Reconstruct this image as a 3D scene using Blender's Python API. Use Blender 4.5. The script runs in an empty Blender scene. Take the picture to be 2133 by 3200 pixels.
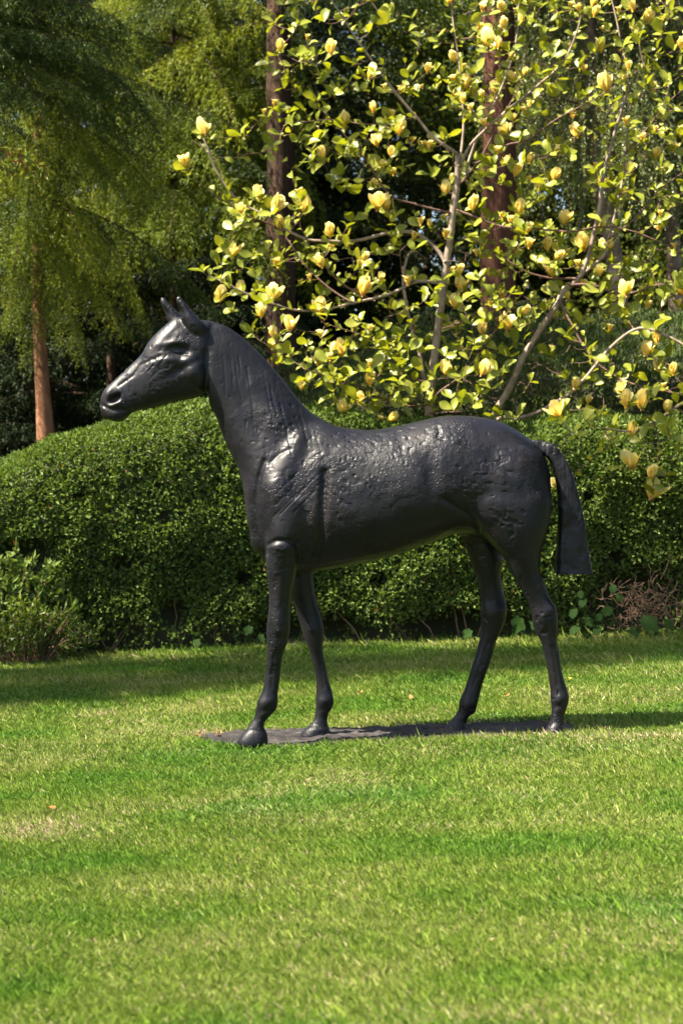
import bpy, math, random
import numpy as np
from mathutils import Vector, Matrix

SC = bpy.context.scene
COL = SC.collection
R = np.random.RandomState(11)
random.seed(7)
rad = math.radians

# ------------------------------------------------------------------ camera, sky, sun, exposure
F_PX, CX, CY = 5815.0, 1066.5, 1600.0          # focal length and centre of the 2133 x 3200 picture
CAM_H = 1.4
PITCH = math.atan(144.4 / 5815.0)
cam_d = bpy.data.cameras.new('camera')
cam = bpy.data.objects.new('camera', cam_d); COL.objects.link(cam)
cam.location = (0, 0, CAM_H)
cam.rotation_euler = (math.pi / 2 - PITCH, 0, 0)
cam_d.sensor_fit = 'HORIZONTAL'; cam_d.sensor_width = 24.0
cam_d.lens = 24.0 * F_PX / 2133.0
cam_d.clip_end = 600; cam_d.clip_start = 0.1
cam_d.dof.use_dof = True; cam_d.dof.focus_distance = 9.6; cam_d.dof.aperture_fstop = 4.0
SC.camera = cam
SC.render.resolution_x, SC.render.resolution_y = 682, 1024

SUN_AZ = math.atan2(0.28, 1.0)                   # light travels mostly +x, a little away from the camera
SUN_EL = rad(54)
LD = Vector((math.cos(SUN_EL) * math.cos(SUN_AZ), math.cos(SUN_EL) * math.sin(SUN_AZ), -math.sin(SUN_EL)))
w = bpy.data.worlds.new("World"); SC.world = w; w.use_nodes = True
nt = w.node_tree; bg = nt.nodes['Background']
sky = nt.nodes.new('ShaderNodeTexSky'); sky.sky_type = 'NISHITA'; sky.sun_disc = False
sky.sun_elevation = SUN_EL
to_sun = -LD
sky.sun_rotation = math.atan2(to_sun.x, to_sun.y)
sky.air_density = 1.0; sky.dust_density = 2.5; sky.ozone_density = 1.0
nt.links.new(sky.outputs[0], bg.inputs[0]); bg.inputs[1].default_value = 0.068
sd = bpy.data.lights.new('sun', 'SUN'); sd.energy = 5.0; sd.angle = rad(0.5); sd.color = (1.0, 0.91, 0.75)
sun = bpy.data.objects.new('sun', sd); COL.objects.link(sun)
sun.rotation_euler = LD.to_track_quat('-Z', 'Y').to_euler()
vs = SC.view_settings
vs.view_transform = 'Standard'; vs.look = 'None'; vs.gamma = 1.0; vs.exposure = 2.08; vs.use_curve_mapping = False
SC.cycles.max_bounces = 6; SC.cycles.diffuse_bounces = 3; SC.cycles.glossy_bounces = 3
SC.cycles.transmission_bounces = 3; SC.cycles.transparent_max_bounces = 4

# ------------------------------------------------------------------ helpers
CP, SP = math.cos(PITCH), math.sin(PITCH)
def W(px, py, d):
    """point at distance d along y seen at pixel (px, py) of the 2133 x 3200 photograph (for tracing outlines)"""
    u = (px - CX) / F_PX; v = (CY - py) / F_PX
    dx, dy, dz = u, CP + v * SP, -SP + v * CP
    k = d / dy
    return np.array((dx * k, d, CAM_H + dz * k))
def WD(x, y, d):                                  # same from 1568-wide reading coordinates
    return W(x * 1.36033, y * 1.36033, d)
def project(P):
    dx = P[:, 0]; dy = P[:, 1] * CP - (P[:, 2] - CAM_H) * SP; dz = P[:, 1] * SP + (P[:, 2] - CAM_H) * CP
    return CX + F_PX * dx / dy, CY - F_PX * dz / dy

def hash3(i, j, k, seed):
    n = (i * 374761393 + j * 668265263 + k * 2147483647 + seed * 1274126177) & 0xffffffff
    n = ((n ^ (n >> 13)) * 1274126177) & 0xffffffff
    return ((n ^ (n >> 16)) & 0xffff) / 65535.0
def vnoise(P, scale, seed=0):
    Q = P * scale
    I = np.floor(Q).astype(np.int64); Fq = Q - I; Fq = Fq * Fq * (3 - 2 * Fq)
    out = 0
    for a in (0, 1):
        for b in (0, 1):
            for c in (0, 1):
                wgt = (Fq[:, 0] if a else 1 - Fq[:, 0]) * (Fq[:, 1] if b else 1 - Fq[:, 1]) * (Fq[:, 2] if c else 1 - Fq[:, 2])
                out = out + wgt * hash3(I[:, 0] + a, I[:, 1] + b, I[:, 2] + c, seed)
    return out * 2 - 1
def sm(x, a, b):
    t = np.clip((x - a) / (b - a), 0, 1); return t * t * (3 - 2 * t)

def mesh_np(name, V, Fc, n=3, rnd=None, smooth=False, mats=(), midx=None):
    """fast mesh from arrays: V (N,3), Fc (M,n)"""
    me = bpy.data.meshes.new(name)
    V = np.ascontiguousarray(V, dtype=np.float32); Fc = np.ascontiguousarray(Fc, dtype=np.int32)
    me.vertices.add(len(V)); me.vertices.foreach_set('co', V.ravel())
    me.loops.add(Fc.size); me.loops.foreach_set('vertex_index', Fc.ravel())
    me.polygons.add(len(Fc)); me.polygons.foreach_set('loop_start', np.arange(0, Fc.size, n, dtype=np.int32))
    me.polygons.foreach_set('use_smooth', np.full(len(Fc), bool(smooth)))
    for m in mats: me.materials.append(m)
    if midx is not None: me.polygons.foreach_set('material_index', np.ascontiguousarray(midx, dtype=np.int32))
    if rnd is not None:
        at = me.attributes.new('rnd', 'FLOAT', 'POINT'); at.data.foreach_set('value', np.ascontiguousarray(rnd, dtype=np.float32))
    me.update(calc_edges=True)
    return me
def link(name, me, parent=None, loc=None):
    o = bpy.data.objects.new(name, me); COL.objects.link(o)
    if parent: o.parent = parent
    if loc is not None: o.location = loc
    return o
def thing(name, label, cat, loc=(0, 0, 0), rz=0, group=None):
    o = bpy.data.objects.new(name, None); COL.objects.link(o)
    o.location = loc; o.rotation_euler = (0, 0, rz); o.empty_display_size = 0.1
    o['label'] = label; o['category'] = cat
    if group: o['group'] = group
    return o
def tag(o, label, cat, group=None):
    o['label'] = label; o['category'] = cat
    if group: o['group'] = group
    return o

class Geo:
    """collects vertices / triangles"""
    def __init__(s): s.V = []; s.F = []; s.Rn = []; s.n = 0
    def add(s, V, Fc, rnd=0.5):
        V = np.asarray(V, float); s.V.append(V); s.F.append(np.asarray(Fc, int) + s.n)
        s.Rn.append(np.full(len(V), rnd) if np.isscalar(rnd) else rnd); s.n += len(V)
    def tube(s, P, rr, k=6, rnd=0.5, caps=True):
        P = np.asarray(P, float); n = len(P)
        T = np.gradient(P, axis=0); T /= np.linalg.norm(T, axis=1)[:, None] + 1e-9
        ref = np.array((0.13, 0.97, 0.21)) if abs(T[0][1]) < 0.8 else np.array((1.0, 0.1, 0.1))
        A = np.cross(T, ref); A /= np.linalg.norm(A, axis=1)[:, None] + 1e-9; B = np.cross(T, A)
        a = np.linspace(0, 2 * math.pi, k, endpoint=False)
        V = (P[:, None] + np.asarray(rr)[:, None, None] * (np.cos(a)[None, :, None] * A[:, None] + np.sin(a)[None, :, None] * B[:, None])).reshape(-1, 3)
        Fc = []
        for i in range(n - 1):
            for j in range(k):
                a0 = i * k + j; a1 = i * k + (j + 1) % k; b0 = a0 + k; b1 = a1 + k
                Fc += [(a0, b0, b1), (a0, b1, a1)]
        if caps:
            for j in range(1, k - 1): Fc.append(((n - 1) * k, (n - 1) * k + j, (n - 1) * k + j + 1)); Fc.append((0, j + 1, j))
        s.add(V, Fc, rnd)
    def mesh(s, name, mat, smooth=False):
        return mesh_np(name, np.concatenate(s.V), np.concatenate(s.F), 3, np.concatenate(s.Rn), smooth, [mat])

# ------------------------------------------------------------------ materials
def newmat(name):
    m = bpy.data.materials.new(name); m.use_nodes = True
    return m, m.node_tree, m.node_tree.nodes, m.node_tree.nodes['Principled BSDF']
def ramp(nt_, stops):
    r = nt_.nodes.new('ShaderNodeValToRGB'); e = r.color_ramp.elements
    while len(e) < len(stops): e.new(0.5)
    for x, (p, c) in zip(e, stops): x.position = p; x.color = (*c, 1)
    return r
def noise(nt_, scale, detail=3, rough=0.5, vec=None):
    n = nt_.nodes.new('ShaderNodeTexNoise'); n.inputs['Scale'].default_value = scale
    n.inputs['Detail'].default_value = detail; n.inputs['Roughness'].default_value = rough
    if vec is not None: nt_.links.new(vec, n.inputs['Vector'])
    return n
def leaf_mat(name, stops, trans=0.35, rough=0.45, spec=0.4, patch=None, tcol=(1.0, 1.0, 0.45), objrand=False):
    m, t, N, b = newmat(name)
    a = N.new('ShaderNodeAttribute'); a.attribute_name = 'rnd'
    rp = ramp(t, stops); fac = a.outputs['Fac']
    if objrand:
        oi = N.new('ShaderNodeObjectInfo'); ad = N.new('ShaderNodeMath'); ad.operation = 'MULTIPLY_ADD'
        t.links.new(oi.outputs['Random'], ad.inputs[0]); ad.inputs[1].default_value = 0.5; 
        h = N.new('ShaderNodeMath'); h.operation = 'MULTIPLY'; h.inputs[1].default_value = 0.6
        t.links.new(a.outputs['Fac'], h.inputs[0]); t.links.new(h.outputs[0], ad.inputs[2]); fac = ad.outputs[0]
    t.links.new(fac, rp.inputs[0]); col = rp.outputs[0]
    if patch:
        geo = N.new('ShaderNodeNewGeometry'); n = noise(t, patch[0], 2, 0.5, geo.outputs['Position'])
        r2 = ramp(t, [(0.35, patch[1]), (0.65, patch[2])]); t.links.new(n.outputs[0], r2.inputs[0])
        mx = N.new('ShaderNodeMixRGB'); mx.blend_type = 'MULTIPLY'; mx.inputs[0].default_value = 1
        t.links.new(col, mx.inputs[1]); t.links.new(r2.outputs[0], mx.inputs[2]); col = mx.outputs[0]
    t.links.new(col, b.inputs['Base Color']); b.inputs['Roughness'].default_value = rough
    b.inputs['Specular IOR Level'].default_value = spec
    tr = N.new('ShaderNodeBsdfTranslucent'); mc = N.new('ShaderNodeMixRGB'); mc.blend_type = 'MULTIPLY'; mc.inputs[0].default_value = 1
    t.links.new(col, mc.inputs[1]); mc.inputs[2].default_value = (*tcol, 1); t.links.new(mc.outputs[0], tr.inputs[0])
    ms = N.new('ShaderNodeMixShader'); ms.inputs[0].default_value = trans
    t.links.new(b.outputs[0], ms.inputs[1]); t.links.new(tr.outputs[0], ms.inputs[2])
    t.links.new(ms.outputs[0], N['Material Output'].inputs[0])
    return m
def bark_mat(name, c0, c1, scale=12, stretch=0.25, bump=0.6, rough=0.85, dist=0.02):
    m, t, N, b = newmat(name)
    tc = N.new('ShaderNodeTexCoord'); mp = N.new('ShaderNodeMapping'); mp.inputs['Scale'].default_value = (1, 1, stretch)
    t.links.new(tc.outputs['Object'], mp.inputs[0])
    n = noise(t, scale, 6, 0.65, mp.outputs[0]); rp = ramp(t, [(0.3, c0), (0.7, c1)])
    t.links.new(n.outputs[0], rp.inputs[0]); t.links.new(rp.outputs[0], b.inputs['Base Color'])
    b.inputs['Roughness'].default_value = rough; b.inputs['Specular IOR Level'].default_value = 0.2
    bp = N.new('ShaderNodeBump'); bp.inputs['Strength'].default_value = bump; bp.inputs['Distance'].default_value = dist
    t.links.new(n.outputs[0], bp.inputs['Height']); t.links.new(bp.outputs[0], b.inputs['Normal'])
    return m

GRASS_PATCH = True
def lawn_color(t, N):
    """soft mown-lawn colour patches in world space: returns a colour socket multiplied on blades and soil alike"""
    geo = N.new('ShaderNodeNewGeometry')
    mp = N.new('ShaderNodeMapping'); mp.inputs['Scale'].default_value = (0.6, 0.85, 0.8); mp.inputs['Rotation'].default_value = (0, 0, 0.35); t.links.new(geo.outputs['Position'], mp.inputs[0])
    n = noise(t, 1.5, 4, 0.6, mp.outputs[0])
    r = ramp(t, [(0.36, (0.60, 0.86, 0.60)), (0.5, (0.98, 1.0, 1.0)), (0.66, (1.45, 1.20, 2.0))])
    t.links.new(n.outputs[0], r.inputs[0]); return r.outputs[0]

def make_grass_mat():
    m, t, N, b = newmat('grass_blades')
    a = N.new('ShaderNodeAttribute'); a.attribute_name = 'rnd'
    rp = ramp(t, [(0.0, (0.060, 0.120, 0.010)), (0.35, (0.128, 0.205, 0.020)), (0.72, (0.255, 0.325, 0.052)), (0.80, (0.41, 0.40, 0.17)), (0.9, (0.52, 0.44, 0.24)), (1.0, (0.44, 0.29, 0.15))])
    t.links.new(a.outputs['Fac'], rp.inputs[0])
    mx = N.new('ShaderNodeMixRGB'); mx.blend_type = 'MULTIPLY'; mx.inputs[0].default_value = 1
    t.links.new(rp.outputs[0], mx.inputs[1]); t.links.new(lawn_color(t, N), mx.inputs[2])
    t.links.new(mx.outputs[0], b.inputs['Base Color']); b.inputs['Roughness'].default_value = 0.42; b.inputs['Specular IOR Level'].default_value = 0.34
    tr = N.new('ShaderNodeBsdfTranslucent'); t.links.new(mx.outputs[0], tr.inputs[0])
    ms = N.new('ShaderNodeMixShader'); ms.inputs[0].default_value = 0.32
    t.links.new(b.outputs[0], ms.inputs[1]); t.links.new(tr.outputs[0], ms.inputs[2]); t.links.new(ms.outputs[0], N['Material Output'].inputs[0])
    return m
def make_ground_mat():
    m, t, N, b = newmat('lawn_ground')
    geo = N.new('ShaderNodeNewGeometry')
    n = noise(t, 60, 4, 0.7, geo.outputs['Position'])
    rp = ramp(t, [(0.35, (0.022, 0.034, 0.007)), (0.5, (0.045, 0.070, 0.011)), (0.68, (0.10, 0.11, 0.03))])
    t.links.new(n.outputs[0], rp.inputs[0])
    mx = N.new('ShaderNodeMixRGB'); mx.blend_type = 'MULTIPLY'; mx.inputs[0].default_value = 1
    t.links.new(rp.outputs[0], mx.inputs[1]); t.links.new(lawn_color(t, N), mx.inputs[2])
    t.links.new(mx.outputs[0], b.inputs['Base Color']); b.inputs['Roughness'].default_value = 0.95
    bp = N.new('ShaderNodeBump'); bp.inputs['Distance'].default_value = 0.02; t.links.new(n.outputs[0], bp.inputs['Height']); t.links.new(bp.outputs[0], b.inputs['Normal'])
    return m
def make_soil_mat():
    m, t, N, b = newmat('soil')
    geo = N.new('ShaderNodeNewGeometry'); n = noise(t, 25, 5, 0.7, geo.outputs['Position'])
    rp = ramp(t, [(0.3, (0.02, 0.014, 0.009)), (0.7, (0.06, 0.042, 0.026))]); t.links.new(n.outputs[0], rp.inputs[0]); t.links.new(rp.outputs[0], b.inputs['Base Color'])
    b.inputs['Roughness'].default_value = 0.95
    return m
def make_bronze(name='bronze', rough_lo=0.35, rough_hi=0.52, mask=True, stria=False):
    m, t, N, b = newmat(name)
    tc = N.new('ShaderNodeTexCoord'); v = tc.outputs['Object']
    n1 = noise(t, 4.0, 4, 0.6, v)
    cr = ramp(t, [(0.3, (0.0036, 0.0036, 0.0042)), (0.52, (0.0058, 0.0056, 0.0088)), (0.70, (0.011, 0.009, 0.009))])
    t.links.new(n1.outputs[0], cr.inputs[0]); t.links.new(cr.outputs[0], b.inputs['Base Color'])
    rr = N.new('ShaderNodeMapRange'); n2 = noise(t, 9, 5, 0.65, v)
    rr.inputs['From Min'].default_value = 0.3; rr.inputs['From Max'].default_value = 0.7; rr.inputs['To Min'].default_value = rough_lo; rr.inputs['To Max'].default_value = rough_hi
    t.links.new(n2.outputs[0], rr.inputs['Value']); t.links.new(rr.outputs[0], b.inputs['Roughness'])
    b.inputs['Metallic'].default_value = 0.0; b.inputs['Specular IOR Level'].default_value = 0.34
    # relief: clay-like dabs, pits in patches, fine tool marks
    fine = noise(t, 70, 4, 0.6, v)
    mid = noise(t, 26, 3, 0.55, v)
    vo = N.new('ShaderNodeTexVoronoi'); vo.inputs['Scale'].default_value = 60; t.links.new(v, vo.inputs['Vector'])
    pit = ramp(t, [(0.05, (0, 0, 0)), (0.28, (1, 1, 1))]); t.links.new(vo.outputs['Distance'], pit.inputs[0])
    msk = noise(t, 3.4, 3, 0.5, v); mk = ramp(t, [(0.52, (0.10, 0.10, 0.10)), (0.62, (1.25, 1.25, 1.25))]); t.links.new(msk.outputs[0], mk.inputs[0])
    def mathn(op, a, c):
        q = N.new('ShaderNodeMath'); q.operation = op
        for i, s in enumerate((a, c)):
            if isinstance(s, (int, float)): q.inputs[i].default_value = s
            else: t.links.new(s, q.inputs[i])
        return q.outputs[0]
    h = mathn('ADD', mathn('MULTIPLY', pit.outputs[0], 0.16), mathn('ADD', mathn('MULTIPLY', mid.outputs[0], 0.12), mathn('MULTIPLY', fine.outputs[0], 0.22)))
    h = mathn('MULTIPLY', h, mk.outputs[0])
    mp = N.new('ShaderNodeMapping'); mp.inputs['Scale'].default_value = (60, 60, 5) if stria else (30, 30, 9); mp.inputs['Rotation'].default_value = (0, rad(0 if stria else 35), 0)
    t.links.new(v, mp.inputs[0]); st = noise(t, 1.6, 3, 0.5, mp.outputs[0])
    h = mathn('ADD', h, mathn('MULTIPLY', st.outputs[0], 0.35 if stria else 0.16))
    bp = N.new('ShaderNodeBump'); bp.inputs['Distance'].default_value = 0.012; bp.inputs['Strength'].default_value = 0.9
    t.links.new(h, bp.inputs['Height']); t.links.new(bp.outputs[0], b.inputs['Normal'])
    return m

M_GRASS = make_grass_mat(); M_GROUND = make_ground_mat(); M_SOIL = make_soil_mat()
M_BRONZE = make_bronze(); M_TAIL = make_bronze('bronze_tail', 0.34, 0.5, True, True); M_PLATE = make_bronze('bronze_plate', 0.5, 0.7)
for e_, c_ in zip([n for n in M_PLATE.node_tree.nodes if n.type == 'VALTORGB'][0].color_ramp.elements, ((0.012, 0.010, 0.010), (0.030, 0.026, 0.026), (0.065, 0.055, 0.054))): e_.color = (*c_, 1)
M_HEDGE = leaf_mat('hedge_leaves', [(0.0, (0.06, 0.095, 0.020)), (0.45, (0.115, 0.175, 0.036)), (0.85, (0.19, 0.26, 0.06)), (0.97, (0.29, 0.35, 0.12)), (1.0, (0.22, 0.09, 0.04))], 0.34, 0.6, 0.2)
M_BANK = leaf_mat('bank_leaves', [(0.0, (0.035, 0.058, 0.016)), (0.5, (0.075, 0.115, 0.03)), (1.0, (0.16, 0.21, 0.07))], 0.25, 0.55, 0.25)
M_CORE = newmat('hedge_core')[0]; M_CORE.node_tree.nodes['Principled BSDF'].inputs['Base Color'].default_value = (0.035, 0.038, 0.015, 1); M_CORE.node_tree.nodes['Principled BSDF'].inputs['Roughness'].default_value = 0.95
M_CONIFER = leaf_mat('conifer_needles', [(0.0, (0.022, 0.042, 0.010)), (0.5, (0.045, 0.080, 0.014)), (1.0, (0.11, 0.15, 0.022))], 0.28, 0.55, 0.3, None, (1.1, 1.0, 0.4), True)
M_CONIFER_SHADED = leaf_mat('conifer_needles_shaded', [(0.0, (0.008, 0.016, 0.005)), (0.5, (0.014, 0.028, 0.007)), (1.0, (0.03, 0.05, 0.012))], 0.1, 0.6, 0.2, None, (1.0, 1.0, 0.5), True)  # darkened needles for the back conifers: their shade is put into the colour
M_CONIFER_LIT = leaf_mat('conifer_needles_sunlit', [(0.0, (0.05, 0.085, 0.010)), (0.5, (0.15, 0.205, 0.02)), (1.0, (0.34, 0.38, 0.04))], 0.4, 0.55, 0.3, None, (1.1, 1.0, 0.4), True)  # lighter copy of the conifer needles, sunlight put into its colour
M_BROAD = leaf_mat('broad_leaves', [(0.0, (0.04, 0.06, 0.012)), (0.5, (0.10, 0.145, 0.022)), (1.0, (0.23, 0.27, 0.035))], 0.35, 0.45, 0.4, None, (1.0, 1.0, 0.45), True)
M_BIRCH = leaf_mat('birch_leaves', [(0.0, (0.07, 0.10, 0.03)), (0.5, (0.15, 0.20, 0.06)), (1.0, (0.27, 0.32, 0.12))], 0.35, 0.38, 0.5, None, (1.0, 1.0, 0.5), True)
M_SHRUB = leaf_mat('shrub_leaves', [(0.0, (0.035, 0.065, 0.010)), (0.5, (0.08, 0.13, 0.016)), (1.0, (0.20, 0.25, 0.03))], 0.35, 0.42, 0.4)
M_NETTLE = leaf_mat('nettle_leaves', [(0.0, (0.018, 0.04, 0.010)), (1.0, (0.04, 0.09, 0.015))], 0.15, 0.75, 0.1)
M_MAG = leaf_mat('magnolia_leaves', [(0.0, (0.12, 0.15, 0.018)), (0.5, (0.255, 0.29, 0.03)), (1.0, (0.44, 0.43, 0.07))], 0.42, 0.38, 0.45, None, (1.1, 1.05, 0.3), True)
M_TWIG = bark_mat('twig_bark', (0.09, 0.045, 0.035), (0.21, 0.125, 0.10), 40, 0.3, 0.3, 0.6, 0.002)
M_STEM = bark_mat('magnolia_bark', (0.15, 0.11, 0.085), (0.40, 0.31, 0.245), 18, 0.6, 0.35, 0.75, 0.006)
M_TRUNK = bark_mat('conifer_bark', (0.022, 0.014, 0.010), (0.09, 0.052, 0.032), 9, 0.16, 0.9, 0.9, 0.05)
M_REDTRUNK = bark_mat('red_bark', (0.030, 0.013, 0.009), (0.17, 0.075, 0.045), 10, 0.14, 1.0, 0.9, 0.06)
M_PALETRUNK = bark_mat('orange_bark', (0.13, 0.055, 0.028), (0.36, 0.18, 0.095), 10, 0.3, 0.5, 0.85, 0.02)
M_BIRCHBARK = bark_mat('birch_bark', (0.07, 0.045, 0.032), (0.46, 0.34, 0.26), 5, 0.9, 0.5, 0.8, 0.02)
M_DEAD = bark_mat('dead_twigs', (0.12, 0.07, 0.045), (0.24, 0.15, 0.10), 30, 1, 0.2, 0.9, 0.002)
M_DRYLEAF = leaf_mat('dry_leaves', [(0.0, (0.20, 0.08, 0.03)), (0.6, (0.33, 0.15, 0.05)), (1.0, (0.45, 0.36, 0.05))], 0.2, 0.6, 0.3, None, (1, .9, .5), True)
def make_petal():
    m, t, N, b = newmat('petal')
    a = N.new('ShaderNodeAttribute'); a.attribute_name = 'rnd'
    rp = ramp(t, [(0.0, (0.86, 0.55, 0.07)), (0.35, (0.96, 0.74, 0.17)), (1.0, (0.97, 0.85, 0.38))])
    t.links.new(a.outputs['Fac'], rp.inputs[0]); t.links.new(rp.outputs[0], b.inputs['Base Color']); b.inputs['Roughness'].default_value = 0.5
    tr = N.new('ShaderNodeBsdfTranslucent'); t.links.new(rp.outputs[0], tr.inputs[0]); ms = N.new('ShaderNodeMixShader'); ms.inputs[0].default_value = 0.45
    t.links.new(b.outputs[0], ms.inputs[1]); t.links.new(tr.outputs[0], ms.inputs[2]); t.links.new(ms.outputs[0], N['Material Output'].inputs[0])
    return m
M_PETAL = make_petal()
M_PISTIL = newmat('pistil')[0]; M_PISTIL.node_tree.nodes['Principled BSDF'].inputs['Base Color'].default_value = (0.42, 0.20, 0.05, 1)

# ------------------------------------------------------------------ ground
def gz(x, y):
    x = np.asarray(x, float); y = np.asarray(y, float)
    z = 0.036 * np.clip(x, -8, 8)
    z = z + 0.030 * np.exp(-((y - 9.0) / 0.22) ** 2) * sm(x, -0.45, 0.15) * (1 - sm(x, 2.5, 4.0))
    z = z + 0.012 * np.sin(x * 1.7 + y * 0.6) * sm(y, 2, 6) * 0.5
    return z
def ground_sheet():
    xs = np.unique(np.concatenate([np.linspace(-150, -10, 12), np.linspace(-10, 10, 121), np.linspace(10, 150, 12)]))
    ys = np.unique(np.concatenate([np.linspace(-60, -2, 10), np.linspace(-2, 20, 177), np.linspace(20, 250, 16)]))
    X, Y = np.meshgrid(xs, ys); V = np.stack([X.ravel(), Y.ravel(), gz(X.ravel(), Y.ravel())], 1)
    nx = len(xs); i = np.arange(len(V)).reshape(Y.shape)
    Q = np.stack([i[:-1, :-1], i[:-1, 1:], i[1:, 1:], i[1:, :-1]], -1).reshape(-1, 4)
    cy = V[Q].mean(1)[:, 1]
    me = mesh_np('ground', V, Q, 4, None, True, [M_GROUND, M_SOIL], (cy > 14.3).astype(int))
    o = link('ground', me); o['kind'] = 'structure'
ground_sheet()

PLATE = [(-0.80, 9.74), (-0.74, 9.56), (-0.66, 9.44), (-0.5, 9.30), (-0.2, 9.27), (0.2, 9.30), (0.7, 9.31), (1.05, 9.30), (1.22, 9.36), (1.24, 9.60), (1.15, 9.78), (0.7, 9.84), (0.2, 9.83), (-0.2, 9.86), (-0.45, 9.90), (-0.62, 9.88)]
def in_plate(x, y, grow=0.0):
    c = np.array(PLATE); ctr = c.mean(0); c = ctr + (c - ctr) * (1 + grow)
    ins = np.zeros(len(x), bool); j = len(c) - 1
    for i in range(len(c)):
        xi, yi = c[i]; xj, yj = c[j]
        cond = ((yi > y) != (yj > y)) & (x < (xj - xi) * (y - yi) / (yj - yi + 1e-12) + xi); ins ^= cond; j = i
    return ins

def grass():
    # density falls with distance; blades within the view wedge plus a margin at the sides
    bands = [(2.6, 4.1, 9000), (4.1, 5.4, 38000), (5.4, 7.0, 28000), (7.0, 9.0, 21000), (9.0, 11.5, 13000), (11.5, 14.75, 8000)]
    PX, PY = [], []
    for y0, y1, dn in bands:
        hw1 = 0.19 * y1 + 2.3
        n = int(dn * (y1 - y0) * 2 * hw1)
        y = R.uniform(y0, y1, n); x = R.uniform(-hw1, hw1, n)
        k = (np.abs(x) < 0.19 * y + 0.25) | (R.rand(n) < 0.22) & (np.abs(x) < 0.19 * y + 2.3); PX.append(x[k]); PY.append(y[k])
    x = np.concatenate(PX); y = np.concatenate(PY)
    k = ~in_plate(x, y, -0.02) & ~(in_plate(x, y - 0.05, 0.0) & (R.rand(len(x)) < 0.8)); x, y = x[k], y[k]
    P2 = np.stack([x, y, np.zeros_like(x)], 1)
    pn = vnoise(P2, 1.1, 3) * 0.6 + vnoise(P2, 3.5, 4) * 0.4           # patches of growth
    pd = vnoise(P2, 0.9, 8) * 0.55 + vnoise(P2, 2.6, 9) * 0.45          # dry patches
    n = len(x)
    h = (0.021 + 0.006 * pn + R.gamma(2.0, 0.0032, n)) * (0.85 + 0.3 * R.rand(n))
    h = h * (1 + 0.3 * sm(y, 9.5, 12))
    edge = in_plate(x, y, 0.14); h = np.where(edge, h * 1.25 + 0.008, h)
    h = np.where((y > 13.7), h * (1.0 + 0.9 * R.rand(n) * (R.rand(n) < 0.3)), h)
    stray = R.rand(n) < 0.006; h = np.where(stray & (y > 7), h * 1.7, h)
    wd = (0.0007 + 0.0006 * R.rand(n)) * (1 + 0.14 * (y - 4)); 
    wd = wd * np.where(np.abs(x) > 0.19 * y + 0.25, 1.9, 1.0)
    az = R.uniform(0, 2 * math.pi, n); lean = np.abs(R.normal(0, 0.55, n)) + 0.12
    la = az * 0 + R.uniform(0, 2 * math.pi, n) * 0.75 + 0.6 * np.sin(P2[:, 0] * 2 + P2[:, 1] * 1.3)
    dirx, diry = np.cos(la), np.sin(la)
    rr = np.clip(R.normal(0.40, 0.24, n) + 0.16 * pn, 0, 0.74)
    dry = R.rand(n) < np.clip(0.06 + 0.32 * sm(pd, -0.02, 0.5) * (1 - 0.5 * sm(y, 8, 10)), 0, 0.6)
    back = in_plate(x, y, 0.12) & (y > 9.72); dry = dry | (back & (R.rand(n) < 0.6)); rr = np.where(dry, R.uniform(0.76, 1.0, n), rr); h = np.where(dry, h * 0.85, h)
    z0 = gz(x, y)
    B = np.stack([x, y, z0 - 0.003], 1); wv = np.stack([np.cos(az), np.sin(az), az * 0], 1) * wd[:, None]
    dv = np.stack([dirx, diry, az * 0], 1)
    sl, cl = np.sin(lean)[:, None], np.cos(lean)[:, None]
    mid = B + h[:, None] * 0.5 * (dv * sl * 0.6 + np.array((0, 0, 1.0)) * (0.4 + 0.6 * cl))
    tip = B + h[:, None] * (dv * sl * 1.25 + np.array((0, 0, 1.0)) * cl)
    V = np.stack([B - wv, B + wv, mid + wv, tip], 1).reshape(-1, 3)
    i = (np.arange(n) * 4)[:, None]
    Fc = np.concatenate([i + np.array((0, 1, 2)), i + np.array((0, 2, 3))], 1).reshape(-1, 3)
    me = mesh_np('grass', V, Fc, 3, np.repeat(rr, 4), False, [M_GRASS])
    o = link('grass', me); o['kind'] = 'stuff'; tag(o, 'short mown green lawn grass with straw coloured dry blades', 'grass')
    print('grass blades', n)
grass()

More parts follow.
